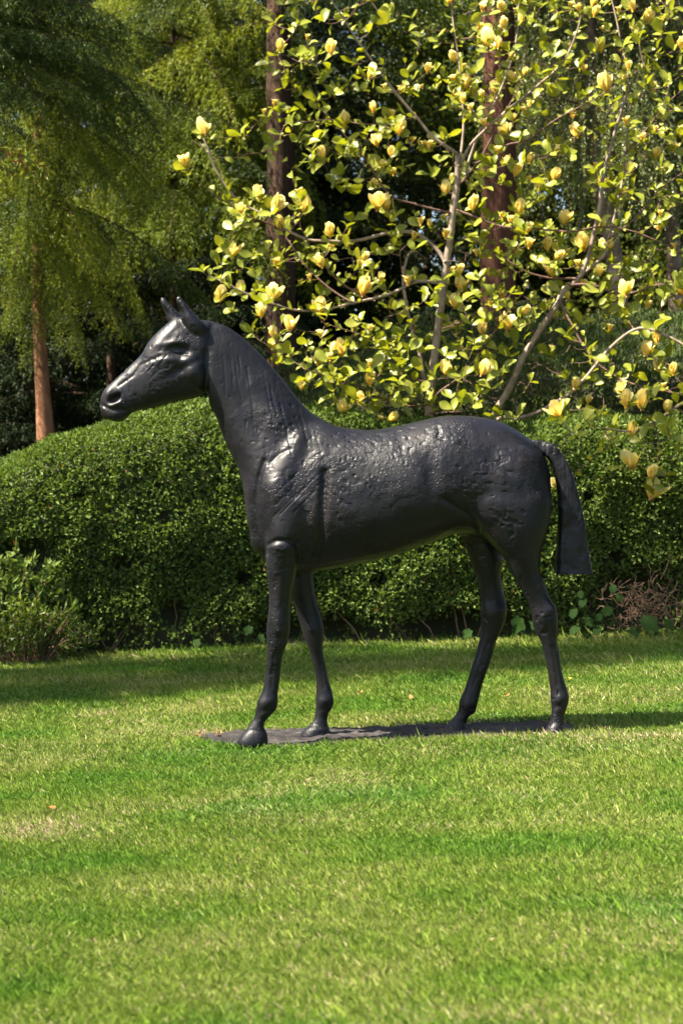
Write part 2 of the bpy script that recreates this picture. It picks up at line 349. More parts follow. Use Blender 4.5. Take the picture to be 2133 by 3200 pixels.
# ------------------------------------------------------------------ leaf scatter used by hedges and shrubs
def leaves_on(P, Nn, L, Wd, seed, tilt=0.8, up=0.35, droop=0.0, rb=(0, 1)):
    """folded four-triangle leaves at points P with outward normals Nn"""
    rs = np.random.RandomState(seed); n = len(P)
    ax = rs.normal(0, 1, (n, 3)) * tilt + Nn * 0.9 + np.array((0, 0, up)); ax[:, 2] -= droop
    ax /= np.linalg.norm(ax, axis=1)[:, None]
    nn = Nn + rs.normal(0, 0.55, (n, 3)) + np.array((0, -0.2, 0.45)); sd_ = np.cross(ax, nn); sd_ /= np.linalg.norm(sd_, axis=1)[:, None] + 1e-9
    nn = np.cross(sd_, ax)
    Ls = L * rs.uniform(0.65, 1.25, n)[:, None]; Ws = Wd * rs.uniform(0.75, 1.2, n)[:, None]
    b = P; tip = P + ax * Ls - nn * Ls * 0.12; mid = P + ax * Ls * 0.5 - nn * Ws * 0.25
    l = P + ax * Ls * 0.45 + sd_ * Ws * 0.5 + nn * Ws * 0.12; r_ = P + ax * Ls * 0.45 - sd_ * Ws * 0.5 + nn * Ws * 0.12
    V = np.stack([b, l, tip, r_, mid], 1).reshape(-1, 3); i = (np.arange(n) * 5)[:, None]
    Fc = np.concatenate([i + np.array(q) for q in ((0, 4, 1), (1, 4, 2), (0, 3, 4), (3, 2, 4))], 1).reshape(-1, 3)
    rnd = np.repeat(np.clip(rs.beta(2.2, 2.4, n) * (rb[1] - rb[0]) + rb[0], 0, 1), 5)
    return V, Fc, rnd

def hedge_profile(u, x, front, depth, top):
    """u in 0..1 runs up the face, round the shoulder and back over the top -> y, z, ny, nz"""
    zt = top(x); rc = 0.45
    lf = zt - rc; la = rc * math.pi / 2; lt = np.maximum(depth - rc, 0.1); tot = lf + la + lt
    s = u * tot
    y = np.where(s < lf, front, 0.0); z = np.where(s < lf, s, 0.0); ny = np.where(s < lf, -1.0, 0.0); nz = np.zeros_like(s)
    a = np.clip((s - lf) / rc, 0, math.pi / 2); m = (s >= lf)
    y = np.where(m, front + rc - rc * np.cos(a), y); z = np.where(m, lf + rc * np.sin(a), z); ny = np.where(m, -np.cos(a), ny); nz = np.where(m, np.sin(a), nz)
    e = np.maximum(s - lf - la, 0); y = y + e
    return y, z, ny, nz
def build_hedge(name, label, x0, x1, front, depth, top, dens, L, Wd, mat, seed, lump=0.07, slope=0.0, gaps=(), tilt=0.8, up=0.35):
    root = thing(name, label, 'hedge', (0, front, 0))
    rs = np.random.RandomState(seed)
    ztm = float(np.max(top(np.linspace(x0, x1, 20)))); area = (x1 - x0) * (ztm + depth)
    n = int(area * dens); x = rs.uniform(x0, x1, n); u = rs.rand(n)
    y, z, ny, nz = hedge_profile(u, x, front, depth, top)
    z = z + slope * np.maximum(y - front - 0.4, 0)
    P = np.stack([x, y, z + 0.036 * x], 1); Nn = np.stack([np.zeros(n), ny, nz + slope * (nz > 0.5)], 1); Nn /= np.linalg.norm(Nn, axis=1)[:, None]
    bump = vnoise(P, 2.2, seed) * lump + vnoise(P, 6.0, seed + 1) * lump * 0.5
    dep = -rs.exponential(0.035, n)
    # thinner and recessed towards the foot
    foot = 1 - sm(z, 0.05, 0.42)
    keep = rs.rand(n) > foot * (0.45 + 0.4 * (vnoise(P, 3.0, seed + 5) > 0.0))
    dep = dep - foot * 0.10 * rs.rand(n)
    for (gx, gzz, rx, rz_) in gaps:
        g = np.exp(-(((x - gx) / rx) ** 2 + ((z - gzz) / rz_) ** 2) ** 2); keep &= rs.rand(n) > g * 0.93; dep -= g * 0.16
    P = P + Nn * (bump + dep)[:, None]
    P, Nn = P[keep], Nn[keep]; dk = dep[keep]
    V, Fc, rnd = leaves_on(P, Nn, L, Wd, seed + 2, tilt, up)
    rn = np.clip(rnd + np.repeat(vnoise(P, 1.3, seed + 9) * 0.12, 5), 0, 0.965)
    rn[np.repeat(rs.rand(len(P)) < 0.004, 5)] = 1.0
    f = link('foliage', mesh_np('hedge_foliage', V, Fc, 3, rn, False, [mat]), root, (0, -front, 0)); f['kind'] = 'stuff'
    # dark twiggy interior
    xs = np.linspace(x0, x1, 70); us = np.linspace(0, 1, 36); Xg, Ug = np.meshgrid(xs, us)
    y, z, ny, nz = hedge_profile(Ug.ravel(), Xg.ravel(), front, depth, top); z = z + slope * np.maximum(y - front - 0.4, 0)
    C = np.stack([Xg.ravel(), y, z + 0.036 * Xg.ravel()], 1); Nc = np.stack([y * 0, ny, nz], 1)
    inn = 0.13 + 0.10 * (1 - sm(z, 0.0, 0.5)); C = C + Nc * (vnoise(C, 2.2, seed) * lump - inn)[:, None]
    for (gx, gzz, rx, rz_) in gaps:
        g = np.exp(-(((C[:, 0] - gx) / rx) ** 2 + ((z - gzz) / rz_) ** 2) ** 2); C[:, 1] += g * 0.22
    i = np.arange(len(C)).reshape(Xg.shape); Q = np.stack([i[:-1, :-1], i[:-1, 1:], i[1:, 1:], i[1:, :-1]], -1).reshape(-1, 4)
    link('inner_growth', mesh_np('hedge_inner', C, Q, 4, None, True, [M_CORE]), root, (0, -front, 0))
    # a few bare stems inside, showing in the gaps
    g = Geo()
    for k in range(45):
        xx = rs.uniform(x0, x1); zz = rs.uniform(0, 0.3)
        p0 = np.array((xx, front + 0.10, 0.036 * xx)); a = rs.uniform(-0.5, 0.5)
        pts = [p0 + np.array((a * t, -0.02 + 0.03 * rs.rand(), t * rs.uniform(0.5, 0.8))) + rs.normal(0, 0.015, 3) * (t > 0) for t in np.linspace(0, 0.9, 6)]
        g.tube(pts, np.linspace(0.006, 0.003, 6), 4)
    st_ = link('stems', g.mesh('hedge_stems', M_DEAD), root, (0, -front, 0)); st_['kind'] = 'stuff'
    return root

HF = 14.3
def top_front(x):
    return np.interp(x, [-4.2, -2.75, -2.2, -1.8, -1.2, -0.4, 0.6, 4.2], [1.36, 1.53, 1.70, 1.82, 1.95, 1.84, 1.74, 1.66])
build_hedge('clipped_hedge', 'dense clipped green hedge right behind the horse with domed top at left', -4.2, 4.2, HF, 1.0, top_front, 4300, 0.046, 0.023, M_HEDGE, 21,
            gaps=[(-2.45, 0.80, 0.24, 0.13), (2.25, 0.30, 0.35, 0.25), (-1.35, 1.05, 0.06, 0.05), (-0.2, 0.12, 0.5, 0.12), (0.95, 0.1, 0.5, 0.14), (-1.7, 0.7, 0.09, 0.05), (-2.0, 1.25, 0.05, 0.04), (-0.75, 0.55, 0.07, 0.05), (0.3, 0.5, 0.06, 0.05), (1.9, 1.1, 0.05, 0.06), (-1.3, 0.3, 0.12, 0.10), (2.1, 0.62, 0.08, 0.06)])
def top_bank(x):
    return np.interp(x, [-0.8, 0.0, 0.5, 4.6], [1.7, 2.05, 2.15, 2.25])
build_hedge('sloping_hedge', 'grey-green sloping hedge behind the magnolia stems', -0.7, 4.6, 15.9, 2.4, top_bank, 1700, 0.060, 0.022, M_BANK, 41, 0.10, 0.30, tilt=0.6, up=0.9)

# ------------------------------------------------------------------ horse statue
def ring(A, B, yc, hd, n=28, p=1.0, egg=0.0):
    A, B = np.array(A, float), np.array(B, float)
    PA, PB = W(A[0], A[1], yc), W(B[0], B[1], yc); c = (PA + PB) / 2; a = (PA - PB) / 2
    t = np.linspace(0, 2 * math.pi, n, endpoint=False); ct, st = np.cos(t), np.sin(t)
    cs = np.sign(ct) * np.abs(ct) ** p; ss = np.sign(st) * np.abs(st) ** p
    return c + cs[:, None] * a + (ss * hd * (1 - egg * cs))[:, None] * np.array((0, 1.0, 0))
def loft(rings):
    V = np.concatenate(rings); k = len(rings[0]); n = len(rings); Fc = []
    for i in range(n - 1):
        for j in range(k):
            a0, a1 = i * k + j, i * k + (j + 1) % k; Fc += [(a0, a1, a1 + k), (a0, a1 + k, a0 + k)]
    c0 = len(V); V = np.concatenate([V, [rings[0].mean(0)], [rings[-1].mean(0)]])
    for j in range(k):
        Fc.append((c0, (j + 1) % k, j)); Fc.append((c0 + 1, (n - 1) * k + j, (n - 1) * k + (j + 1) % k))
    return V, np.array(Fc)
def resample(rows, m=3):
    """Catmull-Rom style refinement of section rows (lists of floats)"""
    A = np.array(rows, float); out = []
    for i in range(len(A) - 1):
        p0, p1, p2, p3 = A[max(i - 1, 0)], A[i], A[i + 1], A[min(i + 2, len(A) - 1)]
        for k in range(m):
            t = k / m
            out.append(0.5 * (2 * p1 + (p2 - p0) * t + (2 * p0 - 5 * p1 + 4 * p2 - p3) * t * t + (3 * p1 - p0 - 3 * p2 + p3) * t ** 3))
    out.append(A[-1]); return out

YC, YN, YF = 9.47, 9.32, 9.62
G = Geo()
def add_loft(rows, yc, n=28, p=1.0, egg=0.0, m=3):
    # rows: ax, ay, bx, by, hd [, yc offset]
    rr = resample([tuple(r) + ((0.0,) if len(r) == 5 else ()) for r in rows], m)
    V, Fc = loft([ring(r[0:2], r[2:4], yc + r[5], max(r[4], 0.004), n, p, egg) for r in rr]); G.add(V, Fc)
def ball(px, py, d, rx, ry, rd, ang=0.0):
    c = W(px, py, d); s = d / F_PX; th = np.linspace(0, math.pi, 17); rows = []
    a = rad(ang)
    for t in th:
        q = np.linspace(0, 2 * math.pi, 24, endpoint=False); r0 = max(math.sin(t), 0.02)
        lx = rx * s * math.cos(t); lz = ry * s * r0 * np.cos(q); ly = rd * r0 * np.sin(q)
        X = lx * math.cos(a) - lz * math.sin(a); Z = lx * math.sin(a) + lz * math.cos(a)
        rows.append(c + np.stack([X, ly, Z], 1))
    V, Fc = loft(rows); G.add(V, Fc)

# torso
add_loft([(776, 1560, 776, 1640, .05), (800, 1440, 800, 1716, .13), (840, 1385, 840, 1766, .175), (900, 1340, 900, 1784, .215), (980, 1310, 980, 1787, .24),
          (1060, 1332, 1060, 1773, .262), (1140, 1342, 1140, 1759, .278), (1220, 1336, 1220, 1740, .284), (1300, 1318, 1300, 1713, .282), (1380, 1299, 1380, 1683, .270),
          (1440, 1297, 1435, 1665, .262), (1500, 1302, 1490, 1672, .255), (1560, 1315, 1550, 1700, .245), (1620, 1347, 1610, 1715, .22), (1668, 1381, 1660, 1715, .185),
          (1700, 1420, 1695, 1690, .13), (1718, 1480, 1718, 1620, .06)], YC, 36, 0.92, 0.10)
# neck
add_loft([(628, 1000, 646, 1200, .075), (650, 1001, 656, 1266, .082), (704, 1017, 672, 1296, .086), (752, 1048, 686, 1335, .090), (800, 1090, 703, 1378, .098), (845, 1138, 723, 1424, .112),
          (890, 1192, 743, 1462, .130), (930, 1243, 757, 1505, .150), (975, 1290, 765, 1565, .172), (1045, 1328, 775, 1640, .195), (1100, 1356, 800, 1712, .20)], YC, 32, 0.95, 0.30)
# head
add_loft([(655, 1006, 645, 1200, .062), (628, 1000, 632, 1232, .082), (590, 997, 604, 1245, .093), (550, 990, 562, 1252, .098), (505, 1025, 530, 1260, .098), (475, 1054, 500, 1268, .092), (455, 1082, 478, 1273, .083),
          (441, 1107, 456, 1278, .074), (408, 1140, 433, 1282, .063), (375, 1172, 415, 1288, .057), (347, 1198, 404, 1298, .056), (327, 1217, 394, 1308, .056),
          (317, 1240, 376, 1318, .052), (314, 1268, 350, 1315, .042), (316, 1285, 328, 1302, .02)], YC - 0.01, 32, 0.9, 0.18)
ball(600, 1150, YC - 0.01, 52, 88, .118, 20)      # cheeks
# forelegs (left/right outline pairs)
NF = [(840, 1560, 990, 1560, .10), (828, 1640, 965, 1640, .105), (830, 1698, 940, 1698, .100), (831, 1765, 929, 1765, .085), (839, 1841, 917, 1830, .072), (839, 1899, 909, 1890, .062), (835, 1937, 908, 1930, .058),
      (831, 1975, 907, 1967, .058), (834, 2013, 899, 2005, .052), (834, 2050, 887, 2037, .040), (832, 2082, 878, 2075, .033), (826, 2121, 874, 2121, .031), (819, 2160, 868, 2163, .034),
      (804, 2190, 867, 2201, .042), (800, 2213, 860, 2221, .042), (794, 2240, 833, 2249, .032), (779, 2266, 824, 2270, .036), (757, 2293, 834, 2293, .053), (740, 2316, 837, 2315, .062), (738, 2334, 838, 2334, .062)]
add_loft(NF, YN, 24, 0.95)
FF = [(905, 1640, 1010, 1640, .09, -.04), (895, 1720, 985, 1720, .085), (900, 1792, 979, 1792, .078), (905, 1850, 984, 1849, .070), (913, 1880, 993, 1893, .062), (927, 1918, 1007, 1941, .058), (938, 1956, 1014, 1979, .057), (951, 1996, 1009, 2015, .050),
      (965, 2033, 1012, 2055, .040), (976, 2071, 1019, 2090, .033), (985, 2109, 1027, 2130, .031), (988, 2148, 1037, 2162, .034), (986, 2180, 1043, 2194, .042), (986, 2206, 1036, 2216, .041),
      (983, 2236, 1025, 2236, .031), (974, 2259, 1023, 2261, .036), (952, 2278, 1030, 2277, .053), (936, 2297, 1033, 2297, .061), (934, 2306, 1034, 2306, .061)]
add_loft(FF, YF, 24, 0.95)
# hind legs
NH = [(1440, 1470, 1700, 1470, .10, .05), (1425, 1550, 1722, 1550, .125), (1455, 1610, 1721, 1610, .13), (1492, 1645, 1713, 1650, .125), (1517, 1680, 1700, 1692, .115), (1546, 1712, 1688, 1735, .100), (1572, 1740, 1686, 1765, .088), (1591, 1784, 1690, 1797, .074),
      (1617, 1827, 1706, 1834, .062), (1636, 1861, 1714, 1864, .054), (1651, 1892, 1732, 1891, .052), (1659, 1918, 1740, 1918, .052), (1664, 1949, 1742, 1949, .048), (1674, 1980, 1742, 1979, .043),
      (1688, 2003, 1740, 2006, .039), (1698, 2040, 1747, 2044, .036), (1706, 2071, 1752, 2079, .034), (1713, 2117, 1759, 2117, .034), (1718, 2158, 1771, 2155, .037), (1719, 2186, 1777, 2180, .043),
      (1722, 2209, 1773, 2203, .041), (1721, 2235, 1764, 2226, .033), (1715, 2258, 1761, 2248, .036), (1701, 2280, 1765, 2268, .050), (1690, 2296, 1772, 2286, .058), (1685, 2306, 1774, 2300, .058)]
add_loft(NH, YN + 0.01, 26, 0.95)
FH = [(1420, 1610, 1600, 1610, .10, -.03), (1441, 1680, 1585, 1690, .095), (1466, 1746, 1573, 1753, .082), (1483, 1792, 1566, 1790, .068), (1497, 1834, 1567, 1826, .056), (1501, 1880, 1576, 1865, .052), (1501, 1918, 1583, 1897, .052), (1503, 1956, 1580, 1930, .048), (1500, 1987, 1566, 1970, .042),
      (1491, 2021, 1551, 2000, .038), (1483, 2052, 1541, 2040, .035), (1470, 2094, 1529, 2078, .034), (1457, 2136, 1515, 2115, .034), (1445, 2167, 1504, 2150, .036), (1434, 2193, 1494, 2188, .043),
      (1432, 2216, 1484, 2225, .041), (1421, 2236, 1466, 2238, .033), (1399, 2259, 1458, 2255, .038), (1383, 2278, 1459, 2273, .052), (1372, 2298, 1468, 2290, .060), (1366, 2310, 1471, 2304, .060)]
add_loft(FH, YF, 24, 0.95)
# shoulder and haunch masses, shoulder joint, stifle, brisket
ball(893, 1590, YC - 0.07, 100, 168, .175, 6); ball(893, 1590, YC + 0.07, 100, 168, .17, 6)
ball(905, 1480, YC - 0.06, 82, 160, .155, -20); ball(905, 1480, YC + 0.06, 82, 160, .15, -20)
ball(1575, 1520, YC - 0.08, 135, 175, .185, 30); ball(1575, 1520, YC + 0.08, 125, 165, .18, 30)
ball(838, 1640, YC, 55, 100, .15, -12)
ball(1452, 1655, YC, 38, 22, .04, -15)
# ears
for (rows, yc) in (([(585, 1040, 640, 1050, .026), (574, 1012, 644, 1024, .034), (566, 996, 630, 1004, .033), (560, 982, 612, 986, .030), (555, 965, 596, 967, .027), (550, 947, 581, 949, .022), (549, 936, 571, 936, .017), (553, 926, 565, 926, .010)], YC - 0.055),
                   ([(540, 1030, 585, 1030, .026), (527, 1008, 577, 1003, .034), (519, 992, 567, 986, .030), (511, 975, 551, 970, .026), (506, 957, 537, 956, .021), (502, 942, 524, 943, .016), (502, 930, 514, 930, .009)], YC + 0.055)):
    add_loft(rows, yc, 18, 0.9)

raw = mesh_np('horse_raw', np.concatenate(G.V), np.concatenate(G.F), 3)
tmp = link('horse_tmp', raw); md = tmp.modifiers.new('r', 'REMESH'); md.mode = 'VOXEL'; md.voxel_size = 0.0052; md.adaptivity = 0
dg = bpy.context.evaluated_depsgraph_get(); ev = bpy.data.meshes.new_from_object(tmp.evaluated_get(dg))
bpy.data.objects.remove(tmp)
nv = len(ev.vertices); V = np.empty(nv * 3, np.float32); ev.vertices.foreach_get('co', V); V = V.reshape(-1, 3).astype(float)
ne = len(ev.edges); E = np.empty(ne * 2, np.int32); ev.edges.foreach_get('vertices', E); E = E.reshape(-1, 2)
deg = np.bincount(E.ravel(), minlength=nv)
def lap(X):
    S = np.stack([np.bincount(E[:, 0], X[E[:, 1], k], nv) + np.bincount(E[:, 1], X[E[:, 0], k], nv) for k in range(X.shape[1])], 1)
    return S / np.maximum(deg, 1)[:, None]
for it in range(12):
    u0, v0 = project(V)
    keepw = np.where((v0 < 1000) & (u0 < 660), 0.10, np.where(v0 > 1850, 0.28, 0.55))[:, None]      # keep the ears crisp
    V = V + keepw * (lap(V) - V)
    V = V - keepw * 0.75 * (lap(V) - V)
if True:   # a stronger blend where the masses meet on the trunk
    for it in range(44):
        u0, v0 = project(V); ww = sm(u0, 690, 800) * (1 - sm(v0, 1690, 1760)) * 0.5
        V = V + ww[:, None] * (lap(V) - V)
def set_co(me, V): me.vertices.foreach_set('co', V.astype(np.float32).ravel()); me.update()
def normals(me):
    N_ = np.empty(len(me.vertices) * 3, np.float32); me.vertex_normals.foreach_get('vector', N_); return N_.reshape(-1, 3).astype(float)
set_co(ev, V); Nn = normals(ev); U, Vv = project(V)
near = sm(-Nn[:, 1], 0.0, 0.35) ; far = sm(Nn[:, 1], 0.0, 0.35)
D = np.zeros(nv)
def dab(cx, cy, rx, ry, ang, amp, side=near, p=1):
    a = rad(ang); dx, dy = U - cx, Vv - cy; e = (dx * math.cos(a) + dy * math.sin(a)) / rx; f = (-dx * math.sin(a) + dy * math.cos(a)) / ry
    return np.exp(-(e * e + f * f) ** p) * amp * side
def pl_dist(pts):
    best = np.full(nv, 1e9)
    for (x0, y0), (x1, y1) in zip(pts[:-1], pts[1:]):
        L2 = (x1 - x0) ** 2 + (y1 - y0) ** 2; t = np.clip(((U - x0) * (x1 - x0) + (Vv - y0) * (y1 - y0)) / L2, 0, 1)
        best = np.minimum(best, np.hypot(U - x0 - t * (x1 - x0), Vv - y0 - t * (y1 - y0)))
    return best
def crease(pts, wd, amp, side=near): return -np.exp(-(pl_dist(pts) / wd) ** 2) * amp * side
both = near + far
D += crease([(1013, 1475), (1008, 1560), (1003, 1640), (1000, 1700), (985, 1745)], 13, .020, both)
D += crease([(826, 1440), (807, 1495), (794, 1568), (794, 1620), (800, 1663), (828, 1728)], 9, .012, both)
D += crease([(1385, 1560), (1419, 1583), (1468, 1612), (1490, 1643), (1512, 1676), (1544, 1712), (1570, 1738)], 9, .012)
D += crease([(1368, 1335), (1372, 1352), (1366, 1366), (1385, 1372)], 4, .008)
D += crease([(1440, 1384), (1475, 1400), (1512, 1422), (1550, 1450), (1588, 1478)], 7, .007)
D += crease([(840, 1450), (870, 1420), (905, 1400)], 7, .006)
D += dab(1347, 1490, 24, 70, -8, -.016); D += dab(1400, 1440, 60, 40, 20, .008)
D += dab(858, 1490, 40, 62, 20, .014); D += dab(1610, 1440, 40, 40, 0, .006)
D += dab(1588, 1470, 55, 16, 35, -.006)
D += dab(930, 1400, 60, 60, 0, -.008); D += dab(800, 1330, 26, 120, -28, -.010) ; D += dab(880, 1300, 30, 120, -40, .006)
# near leg: step under the shoulder, muscle and joints
D += crease([(838, 1702), (860, 1690), (895, 1690), (925, 1700)], 7, .010)
D += dab(880, 1712, 36, 14, 0, .010); D += dab(872, 1945, 22, 26, 0, .006, both); D += dab(870, 1985, 24, 16, 20, -.004)
for (x, y) in ((839, 2193), (1013, 2190), (1747, 2183), (1462, 2200)): D += dab(x, y, 26, 12, -20, .005, both); D += dab(x - 4, y + 28, 22, 8, -10, -.004, both)
D += dab(1700, 1935, 30, 28, 40, .006); D += dab(1540, 1925, 26, 30, 40, .006); D += crease([(1712, 1930), (1722, 1960), (1735, 2000)], 5, .004)
for ln_ in ([(858, 2040), (852, 2090), (848, 2150)], [(996, 2050), (1004, 2100), (1012, 2150)], [(1724, 2020), (1734, 2080), (1742, 2140)], [(1524, 2010), (1500, 2080), (1474, 2150)]): D += crease(ln_, 5, .0035, both)
for (x, y) in ((872, 1975), (975, 1965), (1722, 1905), (1562, 1905)): D += dab(x, y, 16, 12, 10, .006, both)
for pts_ in ([(738, 2288), (790, 2282), (836, 2292)], [(946, 2272), (990, 2264), (1030, 2276)], [(1392, 2258), (1425, 2252), (1460, 2262)], [(1700, 2270), (1735, 2258), (1766, 2264)]): D += crease(pts_, 4, .003, both)
# head: jaw, cheek, brow, eye, facial crest, nostril, lips
D += crease([(645, 1100), (650, 1142), (649, 1188), (637, 1219), (624, 1237)], 9, .007, both)
D += dab(560, 1200, 60, 34, 25, -.004); D += dab(610, 1180, 34, 46, 0, .006)
D += dab(562, 1098, 40, 20, 6, -.020, both, 1.4); D += dab(557, 1096, 20, 9, 8, .009, both); D += dab(540, 1072, 46, 9, -8, .006, both); D += crease([(532, 1100), (555, 1108), (582, 1101)], 3, .005, both)
D += dab(530, 1122, 60, 11, -12, .005, both); D += dab(575, 1148, 62, 14, -28, -.011, both); D += dab(470, 1150, 60, 16, -35, .003)
D += crease([(372, 1205), (392, 1190), (420, 1170), (437, 1140), (470, 1125), (500, 1112)], 4, .005)
D += dab(505, 1060, 60, 10, -45, .004, both); D += dab(600, 1045, 26, 30, 0, -.004)
D += dab(359, 1243, 22, 10, -33, -.026, both, 2)
D += dab(340, 1228, 18, 10, -55, .008, both); D += dab(378, 1228, 8, 18, -25, .009, both); D += dab(362, 1263, 28, 7, -22, .007, both)
D += crease([(312, 1262), (330, 1272), (352, 1280), (385, 1281), (412, 1284)], 4.5, .008, both)
D += dab(365, 1300, 34, 11, -5, .004, both)
# ears: hollow the openings towards the front
front = sm(-Nn[:, 0] - 0.4 * Nn[:, 1], -0.2, 0.5)
D += dab(563, 970, 9, 24, -18, -.012, front); D += dab(519, 974, 8, 18, -22, -.010, front)
V = V + Nn * D[:, None]
for it in range(2): V = V + 0.5 * (lap(V) - V)
set_co(ev, V); Nn = normals(ev); U, Vv = project(V)
# sculptor's surface: broad unevenness, worked patches, dents and trowel cuts
patch = np.clip(sm(vnoise(V, 3.1, 71), 0.15, 0.6) * 0.6, 0, 1)
for (x, y, rx, ry) in ((870, 1330, 95, 80), (1230, 1395, 150, 45), (1530, 1440, 130, 60), (1500, 1520, 120, 70), (1590, 1620, 80, 70), (1100, 1530, 110, 110), (930, 1560, 70, 90), (1700, 1940, 45, 60), (880, 1800, 40, 120), (590, 1040, 40, 30), (520, 1140, 60, 30), (1400, 1360, 60, 40)):
    patch = np.maximum(patch, np.exp(-(((U - x) / rx) ** 2 + ((Vv - y) / ry) ** 2)))
legm = sm(Vv, 1700, 1800)
D = 0.0022 * vnoise(V, 7, 31) * (1 - 0.5 * legm) + 0.0005 * vnoise(V, 24, 32)
Q = V.copy(); Q[:, 0] += 0.4 * V[:, 2]
n1 = vnoise(Q * np.array((1, 1, 1.8)), 38, 33); n2 = vnoise(Q * np.array((1.6, 1, 1)), 62, 34)
D += patch * (-0.0032 * sm(n1, 0.48, 0.62) + 0.0006 * sm(n2, 0.5, 0.75) - 0.0034 * np.exp(-(vnoise(Q, 13, 36) / 0.035) ** 2) * sm(vnoise(V, 7, 37), 0.15, 0.4) - 0.0030 * np.exp(-(vnoise(Q * np.array((1, 1, .6)), 21, 39) / 0.045) ** 2) * sm(vnoise(V, 9, 40), 0.2, 0.4)) * (1 - 0.45 * legm)
pits = sm(vnoise(V, 48, 35), 0.66, 0.82); D -= 0.0042 * pits * (0.35 + 0.65 * patch + 0.25 * legm); D += 0.0022 * sm(vnoise(Q * np.array((1, 1, 2.2)), 30, 38), 0.6, 0.75) * patch
# combed mane grooves along the near side of the neck and trowel cuts on the shoulder
rs = np.random.RandomState(5)
near = sm(-Nn[:, 1], -0.1, 0.3)
for k in range(15):
    s = rs.rand(); x0 = 672 + 300 * s + rs.normal(0, 6); y0 = 1018 + 250 * s ** 1.15 + 20 + 60 * rs.rand(); ln = rs.uniform(50, 170)
    dx = ln * (0.08 + 0.28 * s); D += crease([(x0, y0), (x0 + dx * .4, y0 + ln * .5), (x0 + dx + rs.normal(0, 7), y0 + ln)], rs.uniform(1.8, 3.6), rs.uniform(.0006, .0028))
for k in range(10):
    x0 = rs.uniform(905, 1010); y0 = rs.uniform(1470, 1560); ln = rs.uniform(40, 110); D += crease([(x0, y0), (x0 - ln * .75, y0 + ln * .75)], 2.4, rs.uniform(.001, .003))
for k in range(10):
    x0 = rs.uniform(430, 500); y0 = rs.uniform(1120, 1190); D += crease([(x0, y0), (x0 + 22, y0 - 28)], 2.2, .0018)
V = V + Nn * D[:, None]
set_co(ev, V)
ev.polygons.foreach_set('use_smooth', np.ones(len(ev.polygons), bool)); ev.materials.clear(); ev.materials.append(M_BRONZE); ev.name = 'horse_body'
print('horse verts', nv)
ORG = Vector((0.19, 9.5, 0.03))
horse = thing('horse_statue', 'black bronze horse sculpture standing on a thin slab in the lawn', 'statue', ORG)
bo = link('body', ev, horse, -ORG)

# tail: a hanging flat-sided slab
G = Geo()
TL = [(1655, 1392, 1664, 1374, .030), (1680, 1410, 1695, 1379, .040), (1700, 1422, 1732, 1394, .048), (1716, 1440, 1757, 1420, .052), (1728, 1466, 1773, 1446, .055), (1737, 1500, 1786, 1482, .057), (1742, 1545, 1800, 1532, .058), (1744, 1607, 1819, 1605, .058),
      (1742, 1674, 1834, 1690, .058), (1737, 1735, 1842, 1745, .060), (1733, 1785, 1849, 1785, .062), (1733, 1793, 1850, 1792, .062)]
rr = resample([r + (0.0,) for r in TL], 10); rg = []
for r in rr: rg.append(ring(r[0:2], r[2:4], YC - 0.01, r[4], 64, 0.42))
TV, TF = loft(rg)
me = mesh_np('tail', TV, TF, 3, None, True, [M_TAIL]); TN = normals(me)
Q = TV * np.array((1, 1, 0.12)); gr = vnoise(Q, 90, 51) * 0.0028 + vnoise(Q, 45, 52) * 0.0015 + vnoise(TV, 16, 53) * 0.004 - 0.003 * sm(vnoise(TV, 60, 54), .4, .7)
set_co(me, TV + TN * gr[:, None]); me.polygons.foreach_set('use_smooth', np.ones(len(me.polygons), bool)); link('tail', me, horse, -ORG)

# base slab
c = np.array(PLATE); cs = []
for i in range(len(c)):
    p0, p1, p2, p3 = c[i - 1], c[i], c[(i + 1) % len(c)], c[(i + 2) % len(c)]
    for k in range(16):
        t = k / 16; cs.append(0.5 * (2 * p1 + (p2 - p0) * t + (2 * p0 - 5 * p1 + 4 * p2 - p3) * t * t + (3 * p1 - p0 - 3 * p2 + p3) * t ** 3))
cs = np.array(cs); ctr = cs.mean(0); m_ = len(cs)
wob = 1 + 0.03 * vnoise(np.stack([cs[:, 0], cs[:, 1], cs[:, 0] * 0], 1), 9, 61)
levels = [(1.0, -0.03), (1.0, 0.012), (0.995, 0.024), (0.97, 0.030)] + [(s, 0.029) for s in np.linspace(0.95, 0.02, 44)]
PV = []
for s, z in levels:
    q = ctr + (cs - ctr) * (s * wob)[:, None]; zz = z - 0.022 + 0.036 * q[:, 0]
    P3 = np.stack([q[:, 0], q[:, 1], zz], 1)
    if z > 0.02: P3[:, 2] += 0.006 * vnoise(P3, 12, 62) + 0.011 * np.abs(vnoise(P3, 26, 63)) + 0.006 * vnoise(P3, 50, 64)
    PV.append(P3)
PV2, PF = loft(PV)
pl = link('base_slab', mesh_np('base_slab', PV2, PF, 3, None, True, [M_PLATE]), horse, -ORG)

